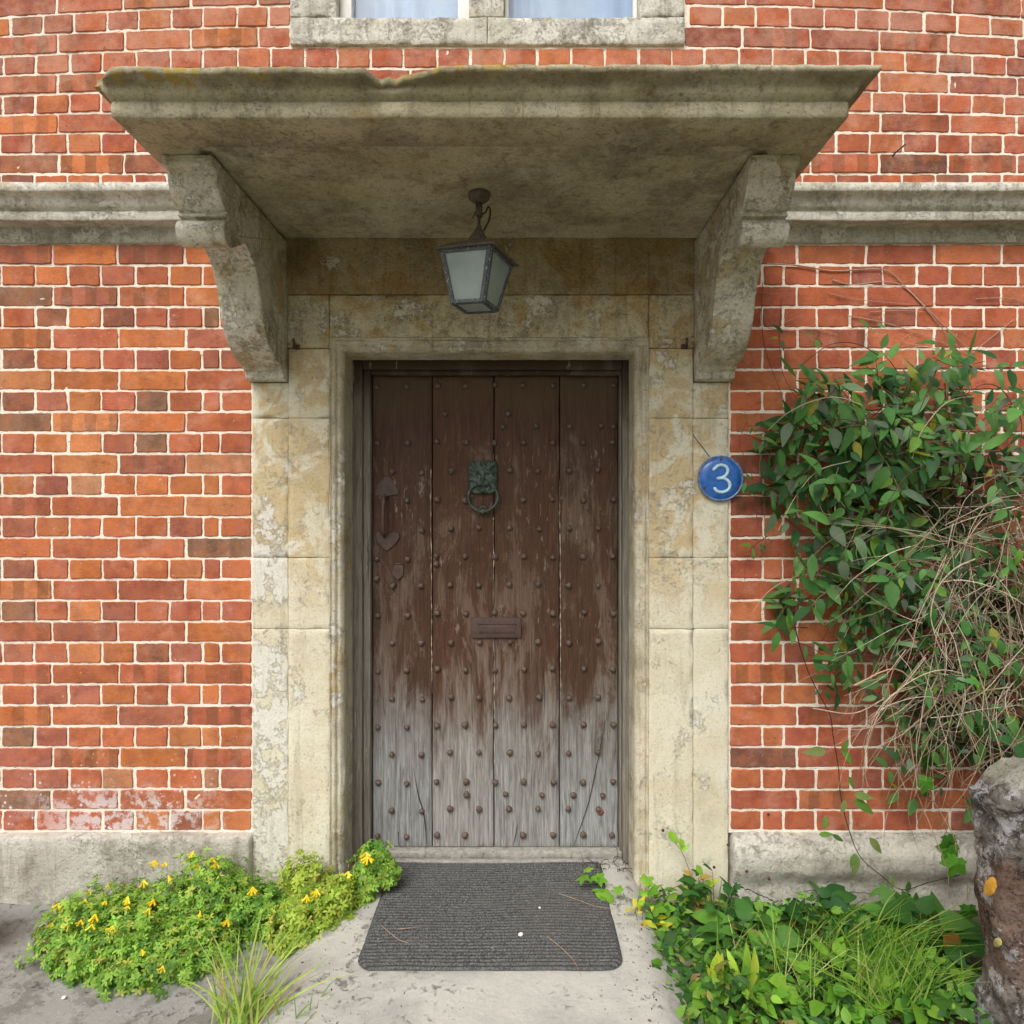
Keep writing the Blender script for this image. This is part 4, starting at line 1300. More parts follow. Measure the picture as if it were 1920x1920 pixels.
# ------------------------------------------------------------ stone wall end on the right
def build_pillar():
    c = Vector((1.62, -.65, 0))
    mb = MB()
    def f(p):
        zr = p.z
        w = noise.noise_vector(p * 6) * .016 + noise.noise_vector(p * 18) * .012 + noise.noise_vector(p * 48) * .007 + noise.noise_vector(p * 110) * .003
        waist = .020 * clamp((.62 - zr) / .05) * clamp((zr - .05) / .3)
        lean = .012 * math.sin(zr * 9)
        chip = .05 * clamp((zr - .62) / .07) * clamp((1.27 - p.x) / .07)
        return p + w + Vector(((waist + lean) if p.x < c.x else 0, 0, -chip))
    T = thing('stone_pillar', 'rough lichen covered stone wall end in the right foreground', 'stone wall', tuple(c))
    rough_box(mb, 1.195, 2.05, -.715, -.58, -.1, .705, r=.03, seg=.011, amp=0, fn=f, ysp=.011)
    child(mb, 'pier', M['pillar'], T)
    return T
PIL = build_pillar()
# ------------------------------------------------------------ plants
def leaf(mb, base, d, up, L, Wd, col, bend=.25, fold=.25, shape='oval', n=5):
    d = Vector(d).normalized(); up = Vector(up)
    side = d.cross(up)
    if side.length < 1e-4: side = d.cross(Vector((.3, .9, .1)))
    side.normalize(); nn = side.cross(d).normalized()
    prof = {'oval': lambda t: math.sin(math.pi * t ** .8) ** .8 * (1 - .25 * t),
            'heart': lambda t: (math.sin(math.pi * min(1, t * .9 + .12)) ** .6) * (1 - t) ** .35,
            'blade': lambda t: (1 - t) ** .6 * min(1, .5 + t * 3),
            'lance': lambda t: math.sin(math.pi * (t * .93 + .05)) ** 1.1,
            'lobe': lambda t: .35 + .65 * math.sin(math.pi * min(1, t * .8 + .1))}[shape]
    vs = []; fs = []
    p = Vector(base)
    for i in range(n + 1):
        t = i / n
        w = max(.02, prof(t)) * Wd * .5
        if i == n and shape != 'lobe': w = Wd * .01
        drop = -nn * bend * L * t * t
        q = p + d * L * t * (1 - .15 * abs(bend) * t) + drop
        f_ = nn * fold * w
        vs += [q - side * w + f_, q, q + side * w + f_]
    for i in range(n):
        a = i * 3
        fs += [[a, a + 1, a + 4, a + 3], [a + 1, a + 2, a + 5, a + 4]]
    mb.add(vs, fs, col, True)

def lobed(mb, base, d, up, L, col, lobes=5):
    """ivy or creeper like leaf: pointed lobes spread round the tip, notch at the stalk"""
    d = Vector(d).normalized(); side = d.cross(Vector(up)); side.normalize(); nn = side.cross(d).normalized()
    c = Vector(base) + d * L * .34
    cen = [-118, -60, 0, 60, 118] if lobes == 5 else [-80, 0, 80]
    rad = [.62, .86, 1., .86, .62] if lobes == 5 else [.85, 1.05, .85]
    ring = [(180, .34)]
    for i, (a, r) in enumerate(zip(cen, rad)):
        if i: ring.append(((a + cen[i - 1]) / 2, .52))
        ring += [(a - 13, r * .78), (a, r), (a + 13, r * .78)]
    ring = [(-152, .46)] + ring[1:] + [(152, .46), (180, .30)]
    vs = [c + nn * L * .03]
    for a, r in ring:
        t = math.radians(a)
        q = c + (d * math.cos(t) + side * math.sin(t)) * r * L * .60
        q += nn * (-.16 * L * r * r + random.uniform(-.03, .03) * L)
        vs.append(q)
    m = len(ring)
    fs = [[0, 1 + k, 1 + (k + 1) % m] for k in range(m)]
    mb.add(vs, fs, col, False)

def jit(c, a=.12, g=None):
    k = random.uniform(1 - a, 1 + a)
    return tuple(clamp(v * k * random.uniform(1 - a * .4, 1 + a * .4), 0, 1) for v in c)

rv = lambda s=1.: Vector((random.uniform(-1, 1), random.uniform(-1, 1), random.uniform(-1, 1))) * s

# ---- climbing plant on the right
def build_vine():
    random.seed(21)
    T = thing('climbing_plant', 'honeysuckle like climber with green leaves and pale tangled stems against the right of the wall', 'climbing plant', (1.7, -.05, 0))
    lf, st, dead, thin = MB(), MB(), MB(), MB()
    G = [lin(76, 122, 62), lin(96, 142, 76), lin(50, 90, 50), lin(100, 138, 80), lin(116, 142, 106), lin(96, 112, 92), lin(110, 148, 60)]
    wts = [5, 5, 4, 2, 2, 2, .8]
    PUR = lin(92, 58, 58); TAN = lin(192, 176, 152); BRN = lin(146, 120, 100)
    def shoot(start, heading, n, step=.05, size=.07, curl=.5, col=None, bias=Vector((0, 0, 0)), miny=-.34):
        p = Vector(start); h = Vector(heading).normalized(); pts = [p.copy()]
        tone = random.random()
        for k in range(n):
            h = (h + rv(curl * .5) + bias + Vector((0, 0, -.10))).normalized()
            p = p + h * step * random.uniform(.8, 1.2)
            p.y = clamp(p.y, miny, -.012)
            pts.append(p.copy())
            side = h.cross(Vector((0, -1, .3)))
            if side.length < .1: side = Vector((1, 0, 0))
            side.normalize()
            for s in (-1, 1):
                if random.random() < .10: continue
                if CX + p.x * F / (2.4 + p.y) < 1432 and size > .06: continue
                d = (side * s * random.uniform(.6, 1.) + h * random.uniform(.1, .7) + Vector((0, random.uniform(-.45, .05), random.uniform(-.55, .15)))).normalized()
                up = Vector((random.uniform(-.5, .5), -random.uniform(.3, 1.), random.uniform(.2, 1.)))
                sz = size * random.choice([random.uniform(.40, .75), random.uniform(.75, 1.12)])
                c = jit(random.choices(G, wts)[0], .18)
                if random.random() < .02: c = jit(lin(150, 150, 60))
                leaf(lf, p + d * .006, d, up, sz, sz * random.uniform(.34, .54), c, random.uniform(-.1, .6), random.uniform(.05, .35), 'oval')
        tube(st, pts, .0016, .0009, 4, 2, col or (PUR if random.random() < .5 else BRN), False)
    # where shoots grow: (px, py, sx, sy, count, depth range, size)
    zones = [(1600, 745, 110, 32, 16, (.04, .16), .080), (1720, 715, 110, 28, 12, (.06, .2), .078), (1850, 690, 80, 34, 16, (.06, .28), .075),
             (1555, 830, 70, 50, 12, (.03, .15), .080), (1650, 800, 90, 60, 24, (.04, .2), .082), (1760, 800, 90, 60, 12, (.04, .25), .075),
             (1520, 910, 60, 40, 10, (.03, .15), .080), (1620, 910, 80, 60, 18, (.03, .2), .080), (1650, 990, 80, 50, 12, (.03, .2), .078),
             (1540, 1060, 60, 60, 7, (.02, .1), .070), (1500, 1115, 40, 30, 4, (.02, .07), .070), (1660, 1090, 90, 60, 15, (.03, .2), .075),
             (1590, 1180, 80, 50, 8, (.02, .12), .066), (1690, 1190, 80, 60, 16, (.03, .2), .07), (1900, 820, 50, 90, 16, (.1, .3), .062),
             (1790, 950, 90, 70, 20, (.02, .34), .065), (1900, 1010, 50, 80, 14, (.1, .33), .07), (1800, 1110, 90, 80, 20, (.02, .30), .066), (1780, 1250, 80, 70, 16, (.02, .26), .066), (1820, 860, 80, 60, 16, (.05, .33), .066), (1720, 1310, 50, 60, 8, (.02, .12), .062), (1560, 1290, 60, 30, 4, (.01, .05), .055),
             (1760, 1400, 40, 60, 9, (.02, .15), .065), (1880, 1180, 50, 70, 14, (.1, .33), .066), (1890, 1320, 50, 60, 14, (.08, .28), .07), (1780, 1500, 30, 40, 5, (.02, .1), .065)]
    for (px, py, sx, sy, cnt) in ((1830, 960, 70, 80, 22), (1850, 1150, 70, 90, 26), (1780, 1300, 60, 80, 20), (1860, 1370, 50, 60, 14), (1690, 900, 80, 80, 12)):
        keep, G[:] = list(G), [lin(44, 74, 40), lin(56, 84, 44), lin(48, 66, 42), lin(66, 74, 44), lin(44, 74, 40), lin(48, 66, 42), lin(56, 84, 44)]  # darker leaf colours near the wall stand for shade inside the tangle
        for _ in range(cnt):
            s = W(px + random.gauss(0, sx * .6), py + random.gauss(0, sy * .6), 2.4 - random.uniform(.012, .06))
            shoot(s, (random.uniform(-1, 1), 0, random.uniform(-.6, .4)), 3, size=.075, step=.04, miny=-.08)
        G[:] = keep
    for (px, py, sx, sy, cnt, (d0, d1), sz) in zones:
        for _ in range(int(cnt * (1.2 if px < 1720 and py < 1100 else .66) + .5)):
            dp = random.uniform(d0, d1)
            s = W(px + random.gauss(0, sx * .55), py + random.gauss(0, sy * .55), 2.4 - dp)
            s.x = min(s.x, 2.0)
            shoot(s, (random.uniform(-1.2, .5), random.uniform(-.4, .2), random.uniform(-.5, .35)), random.randint(2, 4), size=sz * (1.15 if px < 1720 else 1.), step=.045)
    # continue outside the frame
    for _ in range(90):
        shoot((random.uniform(1.7, 2.4), -random.uniform(.02, .3), EYE + random.uniform(-.8, .6)), (random.uniform(-1, 1), -.2, random.uniform(-.6, .2)), random.randint(3, 5), size=.07)
    # twining single stems on the bare bricks at the left edge
    def strand(pxs, dist, r0, r1, col, mbx, n=5):
        tube(mbx, [W(x, y, dist if not isinstance(dist, (list, tuple)) else dist[i]) for i, (x, y) in enumerate(pxs)], r0, r1, n, 4, col, False)
    RED = lin(150, 84, 72)
    strand([(1430, 530), (1428, 600), (1436, 660), (1462, 730), (1480, 780)], 2.385, .0010, .0008, lin(90, 52, 44), thin)
    strand([(1465, 560), (1462, 640), (1468, 700), (1500, 760)], 2.385, .0010, .0008, lin(90, 52, 44), thin)
    strand([(1400, 790), (1386, 830), (1398, 860), (1412, 900), (1416, 950), (1422, 985), (1432, 1010)], 2.375, .0012, .001, RED, thin)
    strand([(1470, 780), (1450, 830), (1436, 880), (1434, 950), (1434, 990), (1436, 1020)], 2.37, .0013, .001, RED, thin)
    strand([(1540, 770), (1480, 800), (1440, 860), (1432, 960)], 2.36, .0012, .001, RED, thin)
    strand([(1410, 1025), (1398, 1060), (1396, 1090)], 2.385, .001, .0008, RED, thin)
    for (x, y, n_) in ((1400, 815, 2), (1430, 890, 2), (1500, 700, 1), (1405, 800, 1), (1420, 905, 1), (1440, 1010, 2), (1470, 1100, 1), (1480, 620, 1), (1620, 635, 1), (1545, 640, 1)):
        for _ in range(n_):
            shoot(W(x + random.uniform(-6, 6), y + random.uniform(-6, 6), 2.37), (random.uniform(-1, 1), -.2, random.uniform(-.4, .3)), 2, .03, .052)
    # pale runners over the bricks above
    PALEB = lin(190, 160, 138)
    for pts, r in (([(1438, 494), (1500, 498), (1560, 508), (1620, 505), (1665, 508), (1700, 540), (1740, 580), (1790, 630), (1830, 665)], .0028),
                   ([(1560, 525), (1600, 534), (1650, 528), (1690, 535), (1730, 572), (1770, 620), (1800, 655)], .0022),
                   ([(1555, 550), (1600, 560), (1650, 566), (1705, 570)], .0014), ([(1630, 585), (1690, 582), (1750, 586)], .0013),
                   ([(1590, 592), (1650, 603), (1700, 618), (1750, 635), (1790, 652)], .0018), ([(1440, 615), (1480, 620), (1530, 618), (1570, 628)], .0014),
                   ([(1420, 548), (1460, 551)], .0011), ([(1740, 650), (1690, 640), (1720, 618)], .0012), ([(1470, 605), (1505, 590)], .0009),
                   ([(1900, 600), (1850, 640), (1800, 680), (1740, 730)], .0015), ([(1830, 560), (1900, 560), (1960, 580)], .0015)):
        strand(pts, 2.392, r, r * .5, PALEB, thin)
    # arching purple young stems
    for _ in range(34):
        px, py = random.uniform(1560, 1940), random.uniform(660, 1100)
        dp = random.uniform(.05, .28)
        p = W(px, py, 2.4 - dp); pts = [p]
        h = Vector((random.uniform(-1, -.2), random.uniform(-.2, .2), random.uniform(-.2, .8)))
        for k in range(5):
            h = (h + Vector((random.uniform(-.3, .2), random.uniform(-.15, .15), -.35))).normalized()
            p = p + h * random.uniform(.05, .08); p.y = clamp(p.y, -.3, -.01); pts.append(p.copy())
        tube(st, pts, .0018, .0011, 5, 3, jit(PUR if random.random() < .6 else TAN, .2), False)
    # dead tangle: long drooping bundles then random loops
    def deadc():
        return jit(random.choices([TAN, lin(208, 196, 174), BRN, lin(160, 136, 112), lin(172, 160, 126)], [5, 4, 2, 1.5, 1.5])[0], .15)
    for _ in range(300):
        u = random.random()
        px = 1695 + 270 * u + random.gauss(0, 26); py = 930 + 440 * random.random() - 60 * u
        if py > 1200: px = max(px, 1690 + (py - 1200) * .3)
        dp = random.uniform(.02, .30)
        p = W(px, py, 2.4 - dp); p.x = min(p.x, 2.05); pts = [p.copy()]
        h = Vector((random.gauss(.05, .6), random.uniform(-.15, .15), random.uniform(-1., .3))).normalized()
        n = random.randint(4, 8)
        cv = random.gauss(0, .15)
        for k in range(n):
            h = (h + Vector((cv * h.z * -1 + .03, random.gauss(0, .12), cv * h.x)) + rv(.13) + Vector((0, 0, -.20))).normalized()
            p = p + h * random.uniform(.05, .09); p.y = clamp(p.y, -.33, -.008); pts.append(p.copy())
            if p.z < EYE - 1.05 and random.random() < .8: break
        r = random.choice([.0009, .0012, .0015, .0020, .0027])
        dc = deadc()
        tube(dead, pts, r, r * .35, 4, 3, dc, False)
        for _f in range(random.randint(0, 2)):        # forked side twigs
            k = random.randint(1, len(pts) - 2)
            q = pts[k]; hh = ((pts[k + 1] - q).normalized() + rv(.9)).normalized(); tw = [q.copy()]
            for _k in range(random.randint(2, 3)):
                hh = (hh + rv(.35) + Vector((0, 0, -.15))).normalized(); q = q + hh * random.uniform(.02, .05); q.y = clamp(q.y, -.33, -.008); tw.append(q.copy())
            tube(dead, tw, r * .55, r * .25, 4, 2, dc, False)
    for _ in range(200):     # finer debris and curled tendrils
        px = random.gauss(1800, 75); py = random.uniform(950, 1440)
        px = max(px, 1640 + (py - 1150) * .25)
        p = W(px, py, 2.4 - random.uniform(.01, .26)); pts = [p.copy()]
        h = rv().normalized(); ax = rv().normalized(); rot = Matrix.Rotation(random.uniform(.3, 1.0), 3, ax)
        for k in range(random.randint(4, 8)):
            h = rot @ h; p = p + h * .018; p.y = clamp(p.y, -.3, -.006); pts.append(p.copy())
        tube(dead, pts, .0010, .0007, 4, 2, deadc(), False)
    for _ in range(60):      # outside the frame
        p = Vector((random.uniform(1.8, 2.4), -random.uniform(.02, .3), EYE + random.uniform(-.5, .3))); pts = [p.copy()]
        h = Vector((random.gauss(0, .5), 0, -1)).normalized()
        for k in range(8):
            h = (h + rv(.4) + Vector((0, 0, -.1))).normalized(); p = p + h * .08; p.y = clamp(p.y, -.33, -.01)
            if p.z < .05: break
            pts.append(p.copy())
        if len(pts) > 2: tube(dead, pts, .002, .0012, 4, 2, deadc(), False)
    # named long stems seen in front
    for pts, ds, r in (([(1600, 1285), (1680, 1250), (1740, 1290), (1780, 1275), (1830, 1235), (1880, 1215), (1930, 1200)], 2.22, .0032), ([(1530, 1330), (1600, 1340), (1660, 1310), (1700, 1290), (1760, 1290), (1820, 1300), (1900, 1250)], 2.25, .0028),
                       ([(1700, 1180), (1745, 1250), (1800, 1330), (1860, 1350), (1900, 1300), (1925, 1230)], 2.2, .003), ([(1640, 1150), (1668, 1230), (1672, 1330), (1700, 1400), (1740, 1480), (1780, 1560), (1790, 1600)], 2.28, .0022),
                       ([(1716, 1360), (1718, 1420), (1722, 1470), (1712, 1490)], 2.25, .003), ([(1715, 1440), (1680, 1480), (1660, 1530), (1655, 1580)], 2.3, .002), ([(1680, 1400), (1720, 1480), (1760, 1590), (1775, 1650), (1770, 1690)], 2.28, .0022),
                       ([(1790, 1160), (1810, 1200), (1800, 1300), (1830, 1400), (1850, 1450)], 2.18, .0028), ([(1650, 1100), (1660, 1200), (1625, 1290), (1600, 1350)], 2.3, .002), ([(1620, 1450), (1660, 1400), (1690, 1380)], 2.35, .0015),
                       ([(1565, 870), (1566, 900), (1567, 1000), (1580, 1030), (1590, 1058), (1600, 1040), (1606, 1015)], 2.25, .0022), ([(1536, 880), (1535, 950), (1560, 975), (1620, 978), (1650, 985)], 2.25, .0018), ([(1536, 1040), (1520, 1070), (1505, 1088)], 2.36, .0012),
                       ([(1490, 1030), (1500, 1060), (1530, 1075), (1540, 1090)], 2.36, .0012)):
        tube(dead, [W(x + random.gauss(0, 4), y + random.gauss(0, 4), ds + .012 * math.sin(i * 2)) for i, (x, y) in enumerate(pts)], r * .85, r * .4, 6, 5, jit(lin(190, 160, 136), .1), False)
    # hanging leafy runner in front of the plinth
    run = [(1488, 1120), (1492, 1180), (1512, 1250), (1535, 1300), (1556, 1340), (1562, 1380), (1572, 1440), (1576, 1490), (1590, 1550), (1612, 1605), (1650, 1640), (1690, 1668), (1740, 1655), (1800, 1640)]
    tube(st, [W(x, y, 2.3) for x, y in run], .0019, .0014, 5, 5, lin(70, 50, 44), False)
    for (x, y, dx, dy, L) in ((1550, 1408, -1, 0, .085), (1578, 1410, .4, -.8, .05), (1580, 1405, .5, .8, .06), (1590, 1455, .5, 1, .05), (1600, 1490, 1, .1, .07), (1600, 1500, 1, .6, .085), (1585, 1500, -.3, .8, .05), (1548, 1530, -.1, .5, .045), (1535, 1565, 1, -.1, .05), (1560, 1565, .8, .4, .045),
                              (1605, 1600, -.1, 1, .08), (1603, 1600, -.3, .7, .05), (1630, 1570, .7, .9, .07), (1668, 1640, .2, .9, .05), (1690, 1668, .4, 1, .06), (1650, 1665, -.5, .3, .05)):
        b = W(x, y, 2.285)
        leaf(lf, b, (dx, -.15, -dy), (random.uniform(-.3, .3), -1, .5), L, L * .42, jit(random.choice([lin(74, 116, 56), lin(96, 136, 62), lin(120, 138, 84)])), .15, .2)
    child(lf, 'foliage', M['leaf'], T, True)
    child(st, 'young_stem', M['stem'], T, True)
    child(dead, 'dry_stem', M['stem'], T, True)
    child(thin, 'wall_runner', M['stem'], T, True)
    # ivy shaped leaves tucked in the tangle belong to a second plant
    mb = MB(); sm = MB()
    T2 = thing('ivy', 'lobed bright green ivy leaves creeping through the dead stems low beside the stone wall end', 'ivy', (1.5, -.1, 0))
    for (x, y, L) in ((1800, 1600, .10), (1790, 1575, .09), (1775, 1560, .075), (1815, 1690, .085), (1745, 1400, .10), (1760, 1330, .09), (1880, 1090, .07), (1892, 1100, .07), (1750, 1240, .08), (1740, 1450, .08), (1850, 1350, .08), (1905, 1430, .08), (1730, 1190, .07)):
        b = W(x, y, 2.27 + random.uniform(-.05, .08))
        lobed(mb, b, (random.uniform(-.6, .6), -.1, -1), (0, -1, .4), L, jit(random.choice([lin(66, 120, 40), lin(86, 140, 48)])))
        tube(sm, [b, b + Vector((random.uniform(-.02, .02), .03, .05))], .001, .001, 4, 2, lin(110, 120, 70), False)
    child(mb, 'foliage', M['leaf'], T2, True); child(sm, 'stem', M['stem'], T2, True)
build_vine()

# ---- corydalis clumps
def mound(name, label, cat, blobs, count, greens, wts, flowers, base, lobe=.010, group=None, clipy=-.03, seed=0):
    random.seed(100 + seed)
    T = thing(name, label, cat, base, group)
    lf, st = MB(), MB()
    tot = sum(b[3] * b[4] for b in blobs)
    for _ in range(count):
        t = random.random() * tot
        for b in blobs:
            t -= b[3] * b[4]
            if t <= 0: break
        cx, cy, cz, rx, ry, rz = b
        a = random.uniform(0, 2 * math.pi); u = random.uniform(-.15, 1) ; s = math.sqrt(max(0, 1 - u * u))
        dirn = Vector((math.cos(a) * s, math.sin(a) * s, u))
        rr = random.uniform(.70, 1.0) * (1 + .38 * nz(dirn * 2 + Vector((cx, cy, cz)) * 6, 1.6, 3))
        if random.random() < .09: rr *= random.uniform(1.05, 1.28)
        p = Vector((cx + dirn.x * rx * rr, cy + dirn.y * ry * rr, cz + dirn.z * rz * rr))
        if p.y > clipy: p.y = clipy - random.random() * .02
        if p.z < base[2] + .003: continue
        nrm = Vector((dirn.x / rx, dirn.y / ry, dirn.z / rz)).normalized()
        nrm = (nrm + rv(.55) + Vector((0, -.1, .35))).normalized()
        tx = nrm.cross(rv()).normalized(); ty = nrm.cross(tx)
        c = jit(random.choices(greens, wts)[0], .16)
        k = random.choice([3, 5, 5, 6])
        sz = lobe * random.uniform(.75, 1.3)
        off = random.uniform(0, 6)
        for q in range(k):
            an = off + q * 2 * math.pi / k * .85
            d = tx * math.cos(an) + ty * math.sin(an)
            b0 = p + d * sz * .25
            leaf(lf, b0, d + nrm * random.uniform(-.1, .6), nrm, sz * 1.35, sz * .72, c, .25, .3, 'lobe', 2)
    for _ in range(count // 16):
        b = random.choice(blobs); cx, cy, cz, rx, ry, rz = b
        a = random.uniform(0, 6.28)
        e = Vector((cx + .85 * rx * math.cos(a), min(clipy, cy + .85 * ry * math.sin(a)), cz + rz * random.uniform(.2, .8)))
        s0 = Vector((cx, min(cy, clipy), base[2]))
        tube(st, [s0, s0.lerp(e, .5) + Vector((0, 0, .02)), e], .001, .0007, 4, 3, jit(lin(140, 120, 84)), False)
    child(lf, 'foliage', M['leaf'], T, True)
    child(st, 'stem', M['stem'], T, True)
    for (px, py, dist, s) in flowers:
        mb = MB(); p = W(px, py, dist)
        for q in range(random.randint(3, 6)):
            an = random.uniform(-1.1, 1.1)
            d = Vector((math.sin(an), -.45, -abs(math.cos(an)) * random.uniform(.5, 1.2) + .2)).normalized()
            pts = [p + Vector((0, 0, .004)), p + d * .008 * s, p + d * .016 * s + Vector((0, 0, -.001)), p + d * .021 * s + Vector((0, -.001, .001))]
            tube(mb, pts, .0022 * s, .0036 * s, 6, 2, jit(random.choice([lin(240, 214, 40), lin(232, 200, 30), lin(248, 230, 90)]), .08))
        tube(mb, [p + Vector((0, 0, .004)), p + Vector((.003, .01, -.025))], .0008, .0008, 4, 1, lin(120, 150, 60), False)
        o = child(mb, 'flower', M['petal'], T, True)
    return T
G1 = [lin(128, 166, 68), lin(152, 188, 82), lin(100, 142, 64), lin(164, 194, 86), lin(184, 188, 90)]
GY = [lin(164, 182, 72), lin(184, 198, 88), lin(140, 166, 64), lin(196, 194, 98), lin(120, 152, 62)]
fl1 = [(310, 1618, 2.26), (363, 1598, 2.27), (398, 1610, 2.24), (406, 1618, 2.24), (370, 1622, 2.22), (358, 1624, 2.22), (292, 1615, 2.25), (316, 1643, 2.18), (270, 1652, 2.18), (204, 1657, 2.2), (198, 1688, 2.12), (240, 1683, 2.1), (240, 1700, 2.09), (143, 1688, 2.13), (72, 1696, 2.15), (100, 1690, 2.15),
       (288, 1688, 2.06), (376, 1710, 2.02), (427, 1726, 2.02), (132, 1727, 2.06), (161, 1735, 2.04), (98, 1734, 2.08), (170, 1716, 2.06), (212, 1738, 2.02), (266, 1782, 1.95), (306, 1813, 1.92), (155, 1670, 2.2), (54, 1732, 2.12), (190, 1675, 2.15), (280, 1705, 2.05)]
mound('yellow_corydalis', 'largest ferny green clump with many yellow flowers, at the foot of the left plinth', 'flowering plant',
      [(-1.355, -.24, .00, .17, .16, .150), (-1.18, -.26, .0, .21, .19, .165), (-1.03, -.15, .01, .17, .13, .215), (-1.10, -.36, .0, .20, .14, .10), (-.99, -.30, .0, .14, .13, .11), (-1.27, -.34, .0, .14, .12, .09)], 5600, G1, [5, 5, 3, 3, 1.2],
      [(x + max(0, 200 - x) * .3, y, d, random.uniform(.6, 1.05)) for x, y, d in fl1], (-1.18, -.25, 0), .0092, 'corydalis clumps by the door', seed=1)
mound('yellow_corydalis', 'low dark green clump with one yellow flower between the large clump and the yellowish one', 'flowering plant',
      [(-.87, -.14, .0, .12, .11, .125), (-.79, -.18, .0, .08, .09, .10)], 1100, G1, [5, 5, 5, 1, .3], [(474, 1665, 2.2, 1.1)], (-.86, -.14, 0), .0088, 'corydalis clumps by the door', seed=2)
mound('yellow_corydalis', 'yellowing clump of ferny leaves at the foot of the left jamb', 'flowering plant',
      [(-.68, -.22, .0, .135, .13, .150), (-.72, -.11, .04, .10, .08, .165), (-.60, -.16, .02, .08, .09, .15)], 1900, GY, [5, 5, 4, 2, 2], [(594, 1670, 2.12, .9), (576, 1680, 2.1, .9), (653, 1636, 2.2, .8)], (-.68, -.18, 0), .0100, 'corydalis clumps by the door', seed=3)
mound('yellow_corydalis', 'small bright green clump with one flower growing up the door frame beside the mat', 'flowering plant',
      [(-.500, -.085, .12, .066, .06, .12), (-.455, -.085, .12, .045, .04, .07), (-.53, -.11, .03, .055, .05, .09)], 800, G1, [4, 5, 2, 4, 1], [(690, 1606, 2.24, 1.2), (686, 1600, 2.24, 1.)], (-.50, -.09, .0), .0095, 'corydalis clumps by the door', clipy=-.03, seed=4)

# ---- grasses
def grass(name, label, base, n, hmin, hmax, spread, cols, width=.004, lean=(0, 0), seed=0, cat='grass', group=None, droop=1., rad=.03):
    random.seed(300 + seed)
    T = thing(name, label, cat, base, group)
    mb = MB()
    for _ in range(n):
        b = Vector(base) + Vector((random.gauss(0, rad), random.gauss(0, rad * .6), 0))
        h = random.uniform(hmin, hmax)
        a = random.uniform(0, 2 * math.pi); s = random.random() ** .7 * spread
        d = Vector((math.cos(a) * s + lean[0], math.sin(a) * s * .6 + lean[1], 1)).normalized()
        w = width * random.uniform(.6, 1.3)
        side = d.cross(Vector((random.uniform(-.5, .5), -1, .1))).normalized()
        c = jit(random.choices([q[0] for q in cols], [q[1] for q in cols])[0], .12)
        m = 9; vs = []
        hor = Vector((d.x, d.y, 0))
        for i in range(m + 1):
            t = i / m
            p = b + d * h * t + (hor * .9 + Vector((0, 0, -.55))) * h * t * t * random.uniform(.95, 1.05) * .45 * droop * (s + .3)
            ww = w * (1 - t) ** .55 * min(1, .55 + t * 2)
            sd2 = (side + Vector((0, 0, 0)) + d * .0)
            fold = Vector((0, .3 * ww, 0))
            p.z = max(p.z, .008)
            vs += [p - sd2 * ww, p + fold, p + sd2 * ww]
        fs = []
        for i in range(m): fs += [[i * 3, i * 3 + 1, i * 3 + 4, i * 3 + 3], [i * 3 + 1, i * 3 + 2, i * 3 + 5, i * 3 + 4]]
        mb.add(vs, fs, c)
    child(mb, 'blades', M['leaf'], T, True)
    return T
GR2 = [(lin(150, 178, 84), 5), (lin(176, 196, 104), 5), (lin(116, 150, 66), 3), (lin(206, 200, 140), 2), (lin(190, 168, 130), 1)]
GR = [(lin(122, 158, 66), 5), (lin(150, 180, 84), 4), (lin(96, 136, 56), 3), (lin(190, 188, 120), 1.5), (lin(186, 158, 118), 1.)]
grass('grass_tuft', 'tall tuft of green and straw coloured grass in the left foreground', (-.735, -.60, 0), 84, .10, .31, .85, GR2, .0036, (.05, .12), 1, group='grass tufts', rad=.034)
grass('grass_tuft', 'thin low spray of grass blades at the bottom edge beside the tall tuft', (-.60, -.64, 0), 26, .06, .16, .8, GR, .0028, (.25, .0), 2, group='grass tufts', rad=.04)
DR = [(lin(176, 146, 112), 4), (lin(150, 120, 90), 3), (lin(200, 176, 130), 2), (lin(160, 168, 90), 1)]
grass('grass_tuft', 'dry straw brown tuft with drooping blades in the weeds below the right plinth', (.91, -.24, -.02), 80, .12, .22, 1., DR, .0024, (.1, -.35), 3, group='grass tufts', droop=2.2, rad=.03)
GL = [(lin(120, 160, 62), 5), (lin(146, 178, 82), 4), (lin(92, 136, 52), 4), (lin(176, 190, 110), 2)]
grass('grass_tuft', 'long green grass arching towards the stone wall end on the right', (1.00, -.34, -.02), 80, .20, .42, .7, GL, .0036, (.4, -.30), 4, group='grass tufts', droop=1.8, rad=.07)
grass('grass_tuft', 'fine green grass crowded against the lower edge of the stone wall end', (1.07, -.50, .0), 90, .12, .26, .6, GL, .0026, (.2, -.1), 5, group='grass tufts', droop=1.2, rad=.06)
grass('grass_tuft', 'yellow green grass arching up just below the cracked right plinth', (.96, -.20, -.02), 50, .12, .24, .8, [(lin(170, 190, 70), 4), (lin(140, 172, 60), 3)], .0036, (.15, -.25), 6, group='grass tufts', droop=2., rad=.05)

